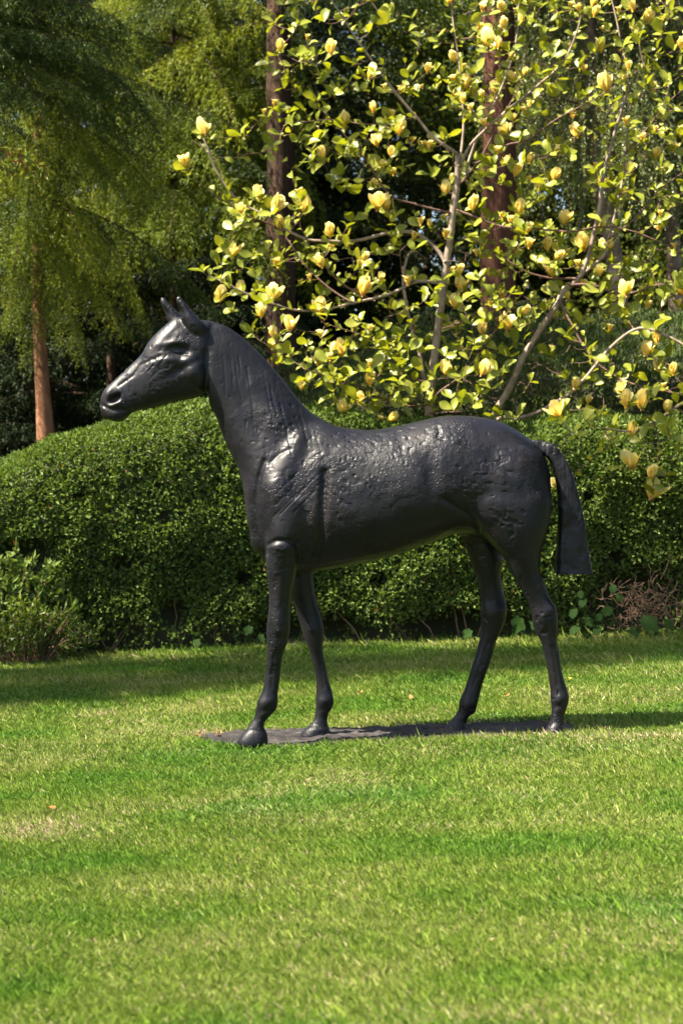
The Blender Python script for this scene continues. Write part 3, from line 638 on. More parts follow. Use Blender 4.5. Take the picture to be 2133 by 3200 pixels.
# ------------------------------------------------------------------ magnolia
STEMS = [  # name, depth of first/last point, radii first/last, points in reading coordinates
    ('trunk', 15.25, 15.2, .042, .024, [(985, 1180), (985, 1040), (988, 900), (1008, 740), (1025, 610), (1042, 480), (1050, 400), (1048, 353)]),
    ('trunk', 15.3, 15.4, .019, .010, [(1000, 1150), (990, 960), (975, 880), (960, 800), (940, 740), (926, 650), (936, 590), (950, 575)]),
    ('trunk', 15.1, 15.0, .032, .013, [(1090, 1150), (1132, 970), (1167, 895), (1202, 820), (1242, 755), (1277, 700), (1292, 670), (1332, 635), (1362, 550), (1377, 470), (1387, 390), (1412, 300), (1440, 210)]),
    ('branch', 15.2, 15.0, .016, .006, [(1048, 353), (1000, 320), (956, 268), (900, 200), (851, 134), (800, 60), (751, -20)]),
    ('branch', 15.2, 15.4, .013, .005, [(1050, 400), (1060, 330), (1062, 250), (1052, 125), (1040, 40), (1030, -60)]),
    ('branch', 15.2, 15.6, .014, .006, [(1072, 400), (1074, 375), (1102, 300), (1127, 250), (1162, 175), (1187, 75), (1192, -30)]),
    ('branch', 15.2, 14.8, .013, .005, [(1055, 395), (1082, 330), (1162, 255), (1232, 200), (1297, 135), (1332, 50), (1345, -40)]),
    ('branch', 15.2, 15.5, .016, .007, [(1022, 600), (1000, 570), (955, 536), (887, 536), (814, 552), (721, 552), (652, 524), (595, 487), (546, 459), (501, 398), (469, 321), (463, 305)]),
    ('branch', 15.3, 15.1, .007, .004, [(652, 528), (611, 512), (570, 495), (518, 463), (469, 430), (425, 385)]),
    ('branch', 15.2, 14.8, .014, .005, [(1015, 650), (955, 646), (895, 674), (814, 696), (733, 711), (672, 711), (595, 686), (530, 658), (480, 632)]),
    ('branch', 14.9, 15.1, .008, .005, [(814, 696), (774, 674), (733, 642), (705, 613), (676, 573), (650, 534)]),
    ('branch', 15.2, 14.9, .008, .005, [(860, 690), (794, 658), (753, 621), (713, 565), (690, 520)]),
    ('branch', 15.2, 15.0, .010, .004, [(1043, 490), (960, 470), (895, 447), (847, 374), (790, 309), (733, 248), (668, 191), (646, 140)]),
    ('branch', 15.1, 15.2, .007, .003, [(956, 268), (860, 285), (761, 276), (684, 280), (619, 262)]),
    ('branch', 15.1, 15.3, .013, .006, [(1332, 635), (1385, 590), (1397, 550), (1422, 450), (1437, 350), (1442, 200), (1422, 75), (1397, -30)]),
    ('branch', 15.2, 15.0, .010, .005, [(1005, 905), (1017, 895), (1067, 855), (1117, 790), (1177, 700), (1217, 650)]),
    ('branch', 15.0, 14.5, .019, .009, [(1120, 990), (1147, 962), (1212, 955), (1292, 915), (1342, 870), (1407, 795), (1467, 755), (1522, 765), (1600, 810)]),
    ('branch', 15.0, 14.5, .010, .006, [(1285, 690), (1310, 740), (1357, 820), (1427, 870), (1500, 895), (1600, 905)]),
    ('branch', 14.3, 13.85, .014, .006, [(1640, 890), (1568, 925), (1502, 970), (1457, 990), (1387, 985)]),
    ('branch', 13.95, 13.85, .006, .003, [(1502, 970), (1512, 1020), (1507, 1075), (1500, 1120)]),
    ('branch', 15.0, 14.9, .012, .005, [(1310, 655), (1360, 655), (1432, 675), (1507, 655), (1600, 640)]),
    ('branch', 15.2, 14.9, .011, .005, [(1043, 480), (1097, 500), (1152, 520), (1232, 525), (1307, 530), (1432, 525), (1600, 595)]),
    ('branch', 15.2, 15.0, .009, .004, [(1047, 430), (1097, 370), (1152, 270), (1200, 190)]),
    ('branch', 15.0, 15.0, .010, .005, [(1322, 640), (1242, 635), (1192, 615), (1132, 575), (1080, 545)]),
    ('branch', 15.0, 14.9, .009, .004, [(1090, 375), (1160, 335), (1210, 320), (1282, 270), (1370, 225), (1480, 150)]),
    ('branch', 15.1, 14.6, .010, .004, [(985, 930), (920, 930), (860, 905), (800, 880), (740, 860), (700, 850)]),
    ('branch', 15.1, 14.5, .008, .004, [(988, 950), (1060, 945), (920, 965), (870, 958)][:2]),
    ('branch', 15.2, 14.8, .009, .004, [(985, 880), (930, 860), (905, 800), (860, 780), (800, 760), (740, 740)]),
    ('branch', 15.3, 15.4, .008, .004, [(1005, 760), (1060, 740), (1110, 700), (1150, 640), (1190, 560)]),
    ('branch', 15.1, 15.2, .008, .004, [(1397, 550), (1460, 500), (1520, 430), (1590, 380)]),
    ('branch', 15.1, 15.2, .008, .004, [(1437, 350), (1490, 290), (1540, 230), (1590, 190)]),
]
FL = """467 290 o 1.2;424 368 h 1.1;643 102 h .9;760 107 h 1;706 80 b .6;631 231 b .8;606 252 b .6;593 441 h 1;553 477 o .8;637 468 o 1.3;700 470 o 1.2;687 436 b .9;640 512 o 1;738 350 h 1;789 273 h 1.1;757 527 h 1;762 562 b .8;533 574 o 1.2;634 597 b 1;735 598 h 1;710 632 b .7;690 645 b .6;507 675 o 1.1;552 662 o 1;628 672 o 1.2;599 712 h 1;665 742 o 1.1;627 762 h .9;624 790 b .8;733 703 o 1.2;735 762 b .8;732 825 o 1;780 799 o 1.2;756 815 b .8;835 657 o 1.3;826 601 b .8;838 588 h .8;868 460 o 1.3;886 462 o 1.1;882 195 b .6;896 262 h .9;919 291 h 1.1;903 388 b .9;921 200 b .9;943 202 b .8;968 195 b .5;1024 432 o 1;1086 465 h 1.1;1070 187 o 1.1;1062 150 b .9;1040 128 h .9;1122 86 o 1.3;1143 97 h .9;1108 12 b .8;1187 387 h 1;1194 473 h 1;1152 490 b .8;1180 571 h 1.1;1217 552 b 1;1256 558 h 1;1186 205 b .6;1322 298 h 1.1;1378 100 h 1;1388 188 o 1.3;1490 35 h 1.1;1505 292 b .6;1382 62 b .5;1275 400 o 1;1297 500 o 1;1381 515 h .9;1338 555 o 1.2;1283 587 h 1;1268 618 o 1.1;1302 575 b .9;1326 600 b .8;1356 595 b .7;1060 652 o 1.1;1107 753 h 1;1124 772 b .6;1164 738 o 1.2;1207 712 h .9;1113 845 o 1.1;1025 845 o 1.1;1435 662 o 1.1;1478 655 b .7;1565 662 o 1.1;1322 880 h .9;1438 915 h 1.1;1474 917 o 1.3;1532 932 h .8;1486 800 o 1.1;1507 772 h 1;1512 840 o 1;1452 985 h 1;1450 1055 o 1.3;1497 1083 h 1;1503 1124 o 1.4;1276 942 o 1.2;850 868 h 1;812 743 o 1;826 912 o .9;784 935 o 1;785 972 o .9;902 958 h .9;874 960 b .8;850 830 b .8;692 885 h .7;936 637 b 1;1045 690 o 1;1565 100 h 1;1565 300 h .9;1548 560 b .7;1275 1110 h .8""".replace('\n', '').split(';')
def dep(x, y):
    base = 15.15 - 0.55 * float(sm(np.float64(y), 700, 930))
    if y > 955 and x > 1200: base = 13.92
    if x > 1380 and y > 880: base = min(base, 13.95)
    return base
def left_edge(y):
    return np.interp(y, [-80, 60, 150, 230, 300, 420, 470, 560, 620, 700, 780, 860, 930, 1000], [690, 610, 600, 560, 455, 470, 520, 510, 450, 500, 590, 650, 720, 800])
def smooth_path(P, m=5):
    P = np.asarray(P, float); return np.array(resample(P.tolist(), m))
mag = thing('magnolia_tree', 'multi-stemmed magnolia with pale yellow flowers and fresh green leaves behind the hedge', 'tree', tuple(W(985 * 1.36, 1180 * 1.36, 15.25) * np.array((1, 1, 0))))
MO = -np.array(mag.location)
nodes = []; node_r = []; stemleaf = []
for (nm, d0, d1, r0, r1, pts) in STEMS:
    P = [WD(x, y, d0 + (d1 - d0) * i / (len(pts) - 1)) for i, (x, y) in enumerate(pts)]
    if nm == 'trunk': P[0][2] = 0.036 * P[0][0] - 0.05; P.insert(1, P[0] * 0.35 + P[1] * 0.65)
    P = smooth_path(P, 5); P += np.stack([vnoise(P, 7, 80 + q) * 0.008 for q in range(3)], 1)
    rr_ = np.linspace(r0, r1, len(P)) * (1 + 0.10 * vnoise(P, 14, 90)); g = Geo(); g.tube(P, rr_, 9 if r0 > .012 else 7)
    o = link(nm if r0 > .0135 or nm == 'trunk' else 'branch', g.mesh(nm, M_STEM if r0 > .0125 else M_TWIG, True), mag, MO)
    for i in range(len(P)): nodes.append(P[i]); node_r.append(rr_[i])
    if nm == 'branch':
        for i in range(len(P) // 3, len(P) - 1):
            if rr_[i] < 0.011 or (r0 > 0.017 and rr_[i] < 0.0155): stemleaf.append((P[i], P[i + 1] - P[i]))
# targets: flowers first, then leafy tips filling the crown outline
rs = np.random.RandomState(17)
targets = []
for s in FL:
    x, y, k, sz = s.split(); x, y = float(x), float(y)
    d = dep(x, y) + rs.uniform(-0.45, 0.30) * (1.0 if y < 850 else 0.3)
    targets.append((WD(x, y, d), k, float(sz)))
for _k in range(500):
    x = rs.uniform(850, 1590); y = rs.uniform(-60, 930)
    if len(targets) >= len(FL) + 120: break
    if all(abs(x - float(s_.split()[0])) + abs(y - float(s_.split()[1])) > 34 for s_ in FL) and not (y > 760 and x < 1250): targets.append((WD(x, y, dep(x, y) + rs.uniform(-0.4, 0.7)), rs.choice(['o', 'h', 'b', 'b']), rs.uniform(0.6, 0.95)))
for _k in range(70):
    x = rs.uniform(640, 1150); y = rs.uniform(790, 955)
    if x > left_edge(y) + 5: targets.append((WD(x, y, dep(x, y) + rs.uniform(-0.2, 0.2)), 'l', 1.0))
while len(targets) < 300 + 570:
    x = rs.uniform(420, 1620); y = rs.uniform(-90, 1010)
    if x < left_edge(y) + 10: continue
    if y > 930 and x < 1150: continue
    if y > 780 and x > 1000 and rs.rand() < 0.25: continue
    if 150 < y < 420 and x < 620 and rs.rand() < 0.75: continue
    d = dep(x, y) + rs.uniform(-0.6, 0.9) * (1.0 if y < 850 else 0.25)
    targets.append((WD(x, y, d), 'l', 1.0))
for k in range(150):
    x = rs.uniform(880, 1600); y = rs.uniform(560, 930)
    targets.append((WD(x, y, dep(x, y) + rs.uniform(-0.3, 0.4)), 't', 1.0))
for (x, y) in [(1405, 1010), (1380, 1035), (1540, 1000), (1560, 1040), (1470, 1010), (1430, 1075), (1530, 1090), (1345, 965), (1290, 965), (1270, 1120)]:
    targets.append((WD(x, y, 13.9), 'l', 1.0))
NP = np.array(nodes); dist0 = [np.min(np.linalg.norm(NP - t[0], axis=1)) for t in targets]
order = np.argsort(dist0); node_arr = [NP]; nr = list(node_r)
tw = Geo(); leafspots = [(a, b, 0.8, 's') for a, b in stemleaf]; flspots = []
allP = NP.copy(); allR = np.array(nr)
for oi in order:
    tp, k, sz = targets[oi]
    dv = tp - allP; dd = np.linalg.norm(dv, axis=1); cost = dd + 0.5 * np.maximum(allP[:, 2] - tp[2] + 0.05, 0) + (dd < 0.10) * 0.3
    j = int(np.argmin(cost)); p0 = allP[j]; L = dd[j]
    d_out = tp - p0; up_ = np.array((0, 0, 1.0))
    c1 = p0 + d_out * 0.4 + np.array((0, 0, -0.06 * L)) + rs.normal(0, 0.06, 3) * L; c2 = tp - up_ * 0.28 * L - d_out * 0.12 + rs.normal(0, 0.04, 3) * L
    ts = np.linspace(0, 1, 8)[:, None]
    P = (1 - ts) ** 3 * p0 + 3 * (1 - ts) ** 2 * ts * c1 + 3 * (1 - ts) * ts ** 2 * c2 + ts ** 3 * tp
    r0 = min(allR[j] * 0.85, 0.0034 + 0.0055 * L); r1 = 0.0023
    rad_ = np.linspace(max(r0, 0.0022), r1, 8); tw.tube(P, rad_, 5)
    allP = np.concatenate([allP, P[2:-1]]); allR = np.concatenate([allR, rad_[2:-1]])
    T = P[-1] - P[-2]; T /= np.linalg.norm(T)
    if k == 't': continue
    if k != 'l': flspots.append((tp, T, k, sz))
    leafspots.append((tp, T, 1.0, k))
    s = 0.08; ph = rs.uniform(0, 6.28)
    while s < L - 0.04:
        t = 1 - s / L; i = min(int(t * 7), 6); q = P[i] * (1 - (t * 7 - i)) + P[i + 1] * (t * 7 - i)
        leafspots.append((q, P[i + 1] - P[i], 0.8, 's')); s += rs.uniform(0.05, 0.10)
tg = link('twigs', tw.mesh('magnolia_twigs', M_TWIG, True), mag, MO); tg['kind'] = 'stuff'

def leaf_mesh(seed, name):
    """obovate leaf, 0.10 m long along +x, normal +z, folded and gently waved"""
    q = np.random.RandomState(seed); st = [0.0, 0.12, 0.3, 0.5, 0.7, 0.88, 1.0]; wd = [0.03, 0.16, 0.33, 0.45, 0.46, 0.28, 0.0]
    V = []; curl = q.uniform(-0.25, 0.35); fold = q.uniform(0.12, 0.35)
    for s, w_ in zip(st, wd):
        z = -curl * s * s + 0.03 * math.sin(6 * s + seed)
        V += [(s, w_ * 0.62, z + fold * w_), (s, 0, z), (s, -w_ * 0.62, z + fold * w_ * q.uniform(0.7, 1.2))]
    V = np.array(V) * 0.10; Fc = []
    for i in range(6):
        a = i * 3
        for b in (0, 1): Fc += [(a + b, a + b + 1, a + b + 4), (a + b, a + b + 4, a + b + 3)]
    return mesh_np(name, V, np.array(Fc), 3, np.clip(np.tile([0.35, 0.65, 0.35], 7) + q.uniform(-0.1, 0.1, 21), 0, 1), True, [M_MAG])
LM = [leaf_mesh(k, 'magnolia_leaf') for k in range(5)]
def mesh_arr(me):
    v = np.empty(len(me.vertices) * 3, np.float32); me.vertices.foreach_get('co', v); f = np.empty(len(me.loops), np.int32); me.loops.foreach_get('vertex_index', f)
    return v.reshape(-1, 3).astype(float), f.reshape(-1, 3)
LA = [mesh_arr(m) for m in LM]
def frame(x, z):
    x = x / (np.linalg.norm(x) + 1e-9); y = np.cross(z, x); y /= np.linalg.norm(y) + 1e-9; z = np.cross(x, y); return np.stack([x, y, z], 1)
LS = []
for (p, T, s, k) in leafspots:
    n_ = 1 if s < 1 else (rs.randint(2, 5) if k == 'l' else rs.randint(1, 4))
    ph = rs.uniform(0, 6.28)
    for q in range(n_):
        a = ph + q * 2.3; T_ = T / (np.linalg.norm(T) + 1e-9); sx = np.cross(T_, (0.2, 0.9, 0.3)); sx /= np.linalg.norm(sx); sy = np.cross(T_, sx)
        dir_ = sx * math.cos(a) + sy * math.sin(a) + T_ * rs.uniform(0.1, 0.9) + np.array((0, 0, 0.15))
        nrm = np.array((-0.45, -0.55, 0.75)) + rs.normal(0, 0.5, 3)
        size = rs.uniform(0.38, 1.3) * (1.15 if s == 1.0 else 0.85)
        LS.append((p - T_ * (0.01 * q + (0.055 if k in 'ohb' else 0)), frame(dir_, nrm), size, rs.randint(5)))
print('magnolia leaves', len(LS))
vis = []
for i, (p, Fm, sz, k) in enumerate(LS):
    u, v = project(p[None]); ins = (0 < u[0] < 2133) and (0 < v[0] < 3200)
    area = sz * sz * abs(Fm[:, 2] @ np.array((0, 1, 0))) / p[1] ** 2
    vis.append((area if ins else 0) * (1.3 if p[1] < 15.2 else 1.0))
big = set(np.argsort(vis)[-300:].tolist()); lf = Geo()
for i, (p, Fm, sz, k) in enumerate(LS):
    if i in big:
        M4 = Matrix(((Fm * sz).tolist()[0] + [p[0] + MO[0]], (Fm * sz).tolist()[1] + [p[1] + MO[1]], (Fm * sz).tolist()[2] + [p[2] + MO[2]], [0, 0, 0, 1]))
        o = link('leaf', LM[k], mag); o.matrix_local = M4
    else:
        Vl, Fl = LA[k]; lf.add(Vl @ Fm.T * sz + p, Fl, np.clip(np.tile([0.3, 0.6, 0.3], 7) + rs.uniform(-0.3, 0.4), 0, 1))
o = link('foliage', lf.mesh('magnolia_foliage', M_MAG, True), mag, MO); o['kind'] = 'stuff'

def petal_mesh(open_, seed, L=0.082, wd=0.056):
    q = np.random.RandomState(seed); ss = np.linspace(0, 1, 6); V = []; rn = []
    prof = [0.38, 0.75, 1.0, 1.0, 0.80, 0.34]
    r = 0.004; z = 0.0; ang = rad(10 + open_ * 30)
    for i, s in enumerate(ss):
        w_ = wd * 0.5 * prof[i]
        for j in (-1, -0.5, 0, 0.5, 1):
            bend = j * w_ / max(r + 0.012, 0.014); V.append((r * 1.0 - (1 - math.cos(min(abs(bend), 1.2))) * 0.010, j * w_, z)); rn.append(s + 0.0 * j)
        st = L / 5; r += st * math.sin(ang); z += st * math.cos(ang)
        ang += rad((-16 if i < 2 else -10) * (1 - open_) - 8 + open_ * 17 + q.uniform(-5, 5))
    Fc = []
    for i in range(5):
        for j in range(4): a = i * 5 + j; Fc += [(a, a + 1, a + 6), (a, a + 6, a + 5)]
    return mesh_np('petal', np.array(V), np.array(Fc), 3, np.array(rn), True, [M_PETAL])
PM = {'o': [petal_mesh(0.5, 1), petal_mesh(0.28, 2), petal_mesh(0.75, 3)], 'h': [petal_mesh(0.30, 4), petal_mesh(0.10, 5), petal_mesh(0.2, 7)], 'b': [petal_mesh(-0.05, 6, 0.07, 0.040)]}
PA = {k: [mesh_arr(m) for m in v] for k, v in PM.items()}
PR = np.repeat(np.linspace(0, 1, 6), 5)
def pistil():
    g = Geo(); g.tube([(0, 0, -0.012), (0, 0, 0.0), (0, 0, 0.012), (0, 0, 0.028)], [0.003, 0.008, 0.007, 0.002], 7); return g
PIS = pistil().mesh('flower_core', M_PISTIL, True); PISV, PISF = mesh_arr(PIS)
def rotz(a): c_, s_ = math.cos(a), math.sin(a); return np.array(((c_, -s_, 0), (s_, c_, 0), (0, 0, 1)))
fo = sorted(range(len(flspots)), key=lambda i: -(flspots[i][3] * (1.5 if flspots[i][2] == 'o' else 0.5)))
for rank, i in enumerate(fo):
    p, T, k, sz = flspots[i]
    z = np.array((0, 0, 1.0)) * 1.2 + T * 0.5 + rs.normal(0, 0.28, 3)
    if p[2] < 1.6 and p[1] < 14.2: z = z + np.array((0.2, -0.4, -0.9))
    Fm = frame(np.cross((0.3, 1, 0.1), z), z); z = z / np.linalg.norm(z); Fm = np.stack([Fm[:, 0], np.cross(z, Fm[:, 0]), z], 1); Fm[:, 1] /= np.linalg.norm(Fm[:, 1])
    s = sz * (1.48 if sz > 0.95 else 1.36); npet = {'o': rs.randint(6, 9), 'h': 6, 'b': 5}[k]
    p = p - z * 0.035 * s
    M4 = Matrix([list(Fm[r_] * s) + [p[r_] + MO[r_]] for r_ in range(3)] + [[0, 0, 0, 1]])
    pets = []
    for q in range(npet):
        a = q * 2 * math.pi / npet + rs.uniform(-0.25, 0.25); inner = 0.82 if q % 2 else 1.0
        pets.append((rotz(a) * inner, rs.randint(len(PM[k]))))
    if rank < 36:
        f = link('flower', PIS, mag); f.matrix_local = M4
        for (Rm, v_) in pets:
            o = link('petal', PM[k][v_], f); o.matrix_local = Matrix([list(Rm[r_]) + [0] for r_ in range(3)] + [[0, 0, 0, 1]])
    else:
        g = Geo(); g.add(PISV, PISF, 0.0)
        for (Rm, v_) in pets:
            Vp, Fp = PA[k][v_]; g.add(Vp @ Rm.T, Fp, PR)
        f = link('flower', g.mesh('flower', M_PETAL, True), mag); f.matrix_local = M4

# ------------------------------------------------------------------ boughs shared by the trees
def conifer_bough(seed, L=2.6, droop=0.35, needle=0.05, nw=0.011, mat=None, hang=0.5, dens=1.0):
    q = np.random.RandomState(seed); g = Geo(); Vn = []
    ts = np.linspace(0, 1, 12); stem = np.stack([ts * L, 0.10 * L * np.sin(ts * 2.0 + seed) * ts * 0.6, 0.10 * L * ts - droop * L * ts ** 2], 1)
    stm = Geo(); stm.tube(stem, np.linspace(0.014, 0.002, 12), 5, 0.5)
    def at(P, t): x = t * (len(P) - 1); i = min(int(x), len(P) - 2); return P[i] + (P[i + 1] - P[i]) * (x - i), P[i + 1] - P[i]
    tw_pts = []
    n1 = int(L / 0.075)
    for i in range(n1):
        t = 0.10 + 0.9 * (i + q.rand()) / n1; p, d = at(stem, t); d = d / np.linalg.norm(d)
        for sgn in (-1, 1):
            if q.rand() > 0.93 * dens: continue
            ln = (0.10 + 0.34 * L * (1 - t) ** 0.8 * min(1, t * 4)) * q.uniform(0.6, 1.15) * 0.75
            side = np.array((-d[1], d[0], 0)) * sgn; dr = d * q.uniform(0.5, 0.9) + side + np.array((0, 0, q.uniform(-0.25, 0.12)))
            dr /= np.linalg.norm(dr); k = max(3, int(ln / 0.05)); uu = np.linspace(0, 1, k)[:, None]
            P = p + dr * ln * uu + np.array((0, 0, -1.0)) * hang * ln * uu ** 2
            tw_pts.append((P, 1.0))
            for j in range(int(ln / 0.085)):                     # secondary sprays, hanging
                pj, dj = at(P, (j + q.rand()) / max(1, int(ln / 0.085))); l2 = q.uniform(0.06, 0.20)
                a = q.choice((-1, 1)); dd = dj / (np.linalg.norm(dj) + 1e-9) * 0.6 + np.cross(dj / (np.linalg.norm(dj) + 1e-9), (0, 0, 1)) * a * 0.7 + np.array((0, 0, -hang * q.uniform(0.2, 1.3)))
                dd /= np.linalg.norm(dd); k2 = max(3, int(l2 / 0.035)); u2 = np.linspace(0, 1, k2)[:, None]; tw_pts.append((pj + dd * l2 * u2 + np.array((0, 0, -1.0)) * 0.25 * l2 * u2 ** 2, 0.9))
    AP = []; AD = []
    for P, s in tw_pts:
        dd = np.gradient(P, axis=0); AP.append(P); AD.append(dd / (np.linalg.norm(dd, axis=1)[:, None] + 1e-9))
    AP = np.concatenate(AP); AD = np.concatenate(AD); m = 3
    AP = np.repeat(AP, m, 0); AD = np.repeat(AD, m, 0); n = len(AP); AP = AP + q.normal(0, 0.008, (n, 3))
    dr = AD * 0.9 + q.normal(0, 0.55, (n, 3)); dr /= np.linalg.norm(dr, axis=1)[:, None]
    wv = np.cross(dr, q.normal(0, 1, (n, 3))); wv /= np.linalg.norm(wv, axis=1)[:, None]
    ln = needle * q.uniform(0.6, 1.3, n)[:, None]; V = np.stack([AP - wv * nw * 0.5, AP + wv * nw * 0.5, AP + dr * ln], 1).reshape(-1, 3)
    rn = np.repeat(np.clip(q.normal(0.35, 0.2, n) + 0.3 * (AP[:, 0] / L), 0, 1), 3)
    fol = mesh_np('bough_needles', V, np.arange(3 * n).reshape(-1, 3), 3, rn, False, [mat or M_CONIFER])
    return (stm.mesh('bough_stem', M_TRUNK), fol, n)
def broad_bough(seed, L=1.8, leaf=0.07, lw=0.045, mat=None, n=900, flat=0.55, hang=0.2):
    q = np.random.RandomState(seed); stm = Geo(); tips = []
    ts = np.linspace(0, 1, 8); stem = np.stack([ts * L, q.normal(0, 0.02, 8).cumsum(), 0.25 * L * ts - 0.3 * L * ts ** 2], 1); stm.tube(stem, np.linspace(0.02, 0.004, 8), 5)
    C = []
    for k in range(26):
        t = q.uniform(0.15, 1.0); i = int(t * 6.99); p = stem[i]; e = p + q.normal(0, 1, 3) * np.array((0.28, 0.42, 0.42 * flat)) * L * 0.45 + np.array((0.1, 0, -0.1 * hang)); stm.tube([p, (p + e) / 2 + q.normal(0, .02, 3), e], [0.007, 0.005, 0.002], 4); C.append((p, e))
    P = []
    for k in range(n):
        p, e = C[q.randint(len(C))]; t = q.uniform(0.3, 1.08); P.append(p + (e - p) * t + q.normal(0, 0.075, 3) * L * 0.5)
    P = np.array(P); Nn_ = q.normal(0, 0.5, (n, 3)) + np.array((0.2, 0, 0.5)); Nn_ /= np.linalg.norm(Nn_, axis=1)[:, None]
    V, Fc, rnd = leaves_on(P, Nn_, leaf, lw, seed + 3, 0.9, -0.2, hang)
    return (stm.mesh('bough_stem', M_TRUNK), mesh_np('bough_leaves', V, Fc, 3, rnd, False, [mat or M_BROAD]), n)
def weeping_bough(seed, L=2.2, mat=None, strands=26):
    q = np.random.RandomState(seed); stm = Geo(); P = []
    ts = np.linspace(0, 1, 8); stem = np.stack([ts * 1.3, ts * 0, 0.25 * ts - 0.35 * ts ** 2], 1); stm.tube(stem, np.linspace(0.02, 0.005, 8), 5)
    for k in range(strands):
        t = q.uniform(0.15, 1); b = stem[int(t * 7)] + q.normal(0, 0.16, 3) * np.array((1, 1.6, 0.2)); l = L * q.uniform(0.4, 1.0); m = 12; uu = np.linspace(0, 1, m)
        sp = np.stack([b[0] + 0.06 * np.sin(uu * 3 + k) + 0.12 * uu, b[1] + 0.05 * np.cos(uu * 3 + k), b[2] - l * uu], 1); stm.tube(sp, np.linspace(0.0035, 0.0015, m), 3, 0.5, False)
        nl = int(l / 0.028)
        for j in range(nl):
            x = (j + q.rand()) / nl * (m - 1); i = min(int(x), m - 2); P.append(sp[i] + (sp[i + 1] - sp[i]) * (x - i) + q.normal(0, 0.018, 3))
    P = np.array(P); n = len(P); Nn_ = q.normal(0, 0.6, (n, 3)) + np.array((0, -0.2, 0.1)); Nn_ /= np.linalg.norm(Nn_, axis=1)[:, None]
    V, Fc, rnd = leaves_on(P, Nn_, 0.050, 0.036, seed + 3, 0.8, -0.8, 0.4)
    return (stm.mesh('strand_stems', M_TWIG), mesh_np('strand_leaves', V, Fc, 3, rnd, False, [mat or M_BIRCH]), n)
CB = [conifer_bough(100 + k) for k in range(3)]
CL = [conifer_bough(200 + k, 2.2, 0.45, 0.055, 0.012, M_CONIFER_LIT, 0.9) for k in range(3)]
SB = [conifer_bough(250 + k, 2.4, 0.4, 0.06, 0.018, M_CONIFER_SHADED, 0.5) for k in range(2)]
BB = [broad_bough(300 + k) for k in range(3)]
WB = [weeping_bough(400 + k) for k in range(3)]
print('bough tris', CB[0][2], CL[0][2], BB[0][2], WB[0][2])

def trunk_obj(parent, pts, r0, r1, mat, k=14, seed=0, name='trunk', rough=0.06):
    P = smooth_path(pts, 6); g = Geo(); rr_ = np.linspace(r0, r1, len(P)); rr_[:3] *= np.array((1.35, 1.15, 1.05))
    g.tube(P, rr_, k); V_ = g.V[0]; ax = np.repeat(P, k, 0); n_ = V_ - ax; g.V[0] = ax + n_ * (1 + rough * vnoise(V_ * np.array((1, 1, .3)), 9, seed))[:, None]
    return link(name, g.mesh(name, mat, True), parent)
def boughs(parent, kit, spec, seed, name='bough'):
    """spec: list of (height, azimuth deg, scale, pitch deg) placed on the trunk axis (local)"""
    q = np.random.RandomState(seed)
    for (p, az, s, pt) in spec:
        st, fo_, _ = kit[q.randint(len(kit))]
        o = link(name, fo_, parent); M = Matrix.Translation(Vector(p)) @ Matrix.Rotation(rad(az), 4, 'Z') @ Matrix.Rotation(rad(-pt), 4, 'Y') @ Matrix.Rotation(rad(q.uniform(-12, 12)), 4, 'X') @ Matrix.Diagonal((s, s, s * q.uniform(0.9, 1.1), 1))
        o.matrix_local = M
        b = link('bough_stem', st, o)
def whorl(h0, h1, step, s0, s1, seed, az=None, pitch=(-5, 15), x=0, lean=(0, 0)):
    q = np.random.RandomState(seed); out = []; h = h0
    while h < h1:
        t = (h - h0) / (h1 - h0); s = s0 + (s1 - s0) * t
        a = q.uniform(0, 360) if az is None else q.uniform(*az)
        out.append(((lean[0] * h, lean[1] * h, h), a, s * q.uniform(0.8, 1.15), q.uniform(*pitch))); h += step * q.uniform(0.6, 1.4)
    return out
def xat(pxD, d): return (pxD - 784) / 4275 * d

# ---- left: small-trunked conifer with orange bark
d = 18.2; X = xat(112, d); t1 = thing('conifer_tree', 'dark drooping conifer with slim orange-brown trunk behind the left end of the hedge', 'tree', (X, d, -0.1))
trunk_obj(t1, [(0.02, 0, 0), (0, 0, 0.8), (-0.03, 0, 1.8), (-0.09, 0, 3.0), (-0.1, 0, 5), (0, 0, 7.2)], 0.135, 0.012, M_PALETRUNK, 16, 3)
boughs(t1, CB, whorl(3.9, 7.6, 0.10, 0.9, 0.5, 31, None, (-18, 8)), 32)
boughs(t1, CL, whorl(3.75, 6.0, 0.07, 0.75, 0.7, 33, None, (-30, -5)), 34)
boughs(t1, CL, [((0, -0.1, h_), a_, 0.5, p_) for h_, a_, p_ in ((3.25, 215, -25), (3.35, 262, -30), (3.3, 300, -28), (3.5, 340, -20), (3.55, 190, -22), (3.6, 245, -25), (3.7, 285, -20), (3.9, 225, -15), (3.9, 310, -15), (4.1, 265, -15))], 35)
# ---- left: second conifer nearer the frame edge, its boughs hanging across the top left
d = 16.6; X = -3.8; t2 = thing('conifer_tree', 'large dark evergreen at the far left whose feathery boughs fill the upper left corner', 'tree', (X, d, -0.15))
trunk_obj(t2, [(0, 0, 0), (0, 0, 3), (0.1, 0, 7), (0, 0, 11)], 0.2, 0.06, M_TRUNK, 14, 4)
boughs(t2, CB, whorl(4.8, 10.6, 0.045, 0.78, 0.95, 41, (-80, 60), (-10, 12)), 42)
# ---- yellow-green lit conifer between the two trunks
d = 21.5; X = xat(400, d); t3 = thing('conifer_tree', 'yellow-green drooping conifer sunlit behind the magnolia\'s left branches', 'tree', (X, d, -0.1))
trunk_obj(t3, [(0, 0, 0), (0, 0, 3), (0, 0, 9)], 0.06, 0.02, M_TRUNK, 12, 5)
boughs(t3, CL, whorl(4.5, 7.4, 0.04, 1.0, 0.7, 51, None, (-22, 5)), 52)
boughs(t3, CB, whorl(5.2, 9, 0.12, 0.75, 0.3, 53, None, (-15, 8)), 54)
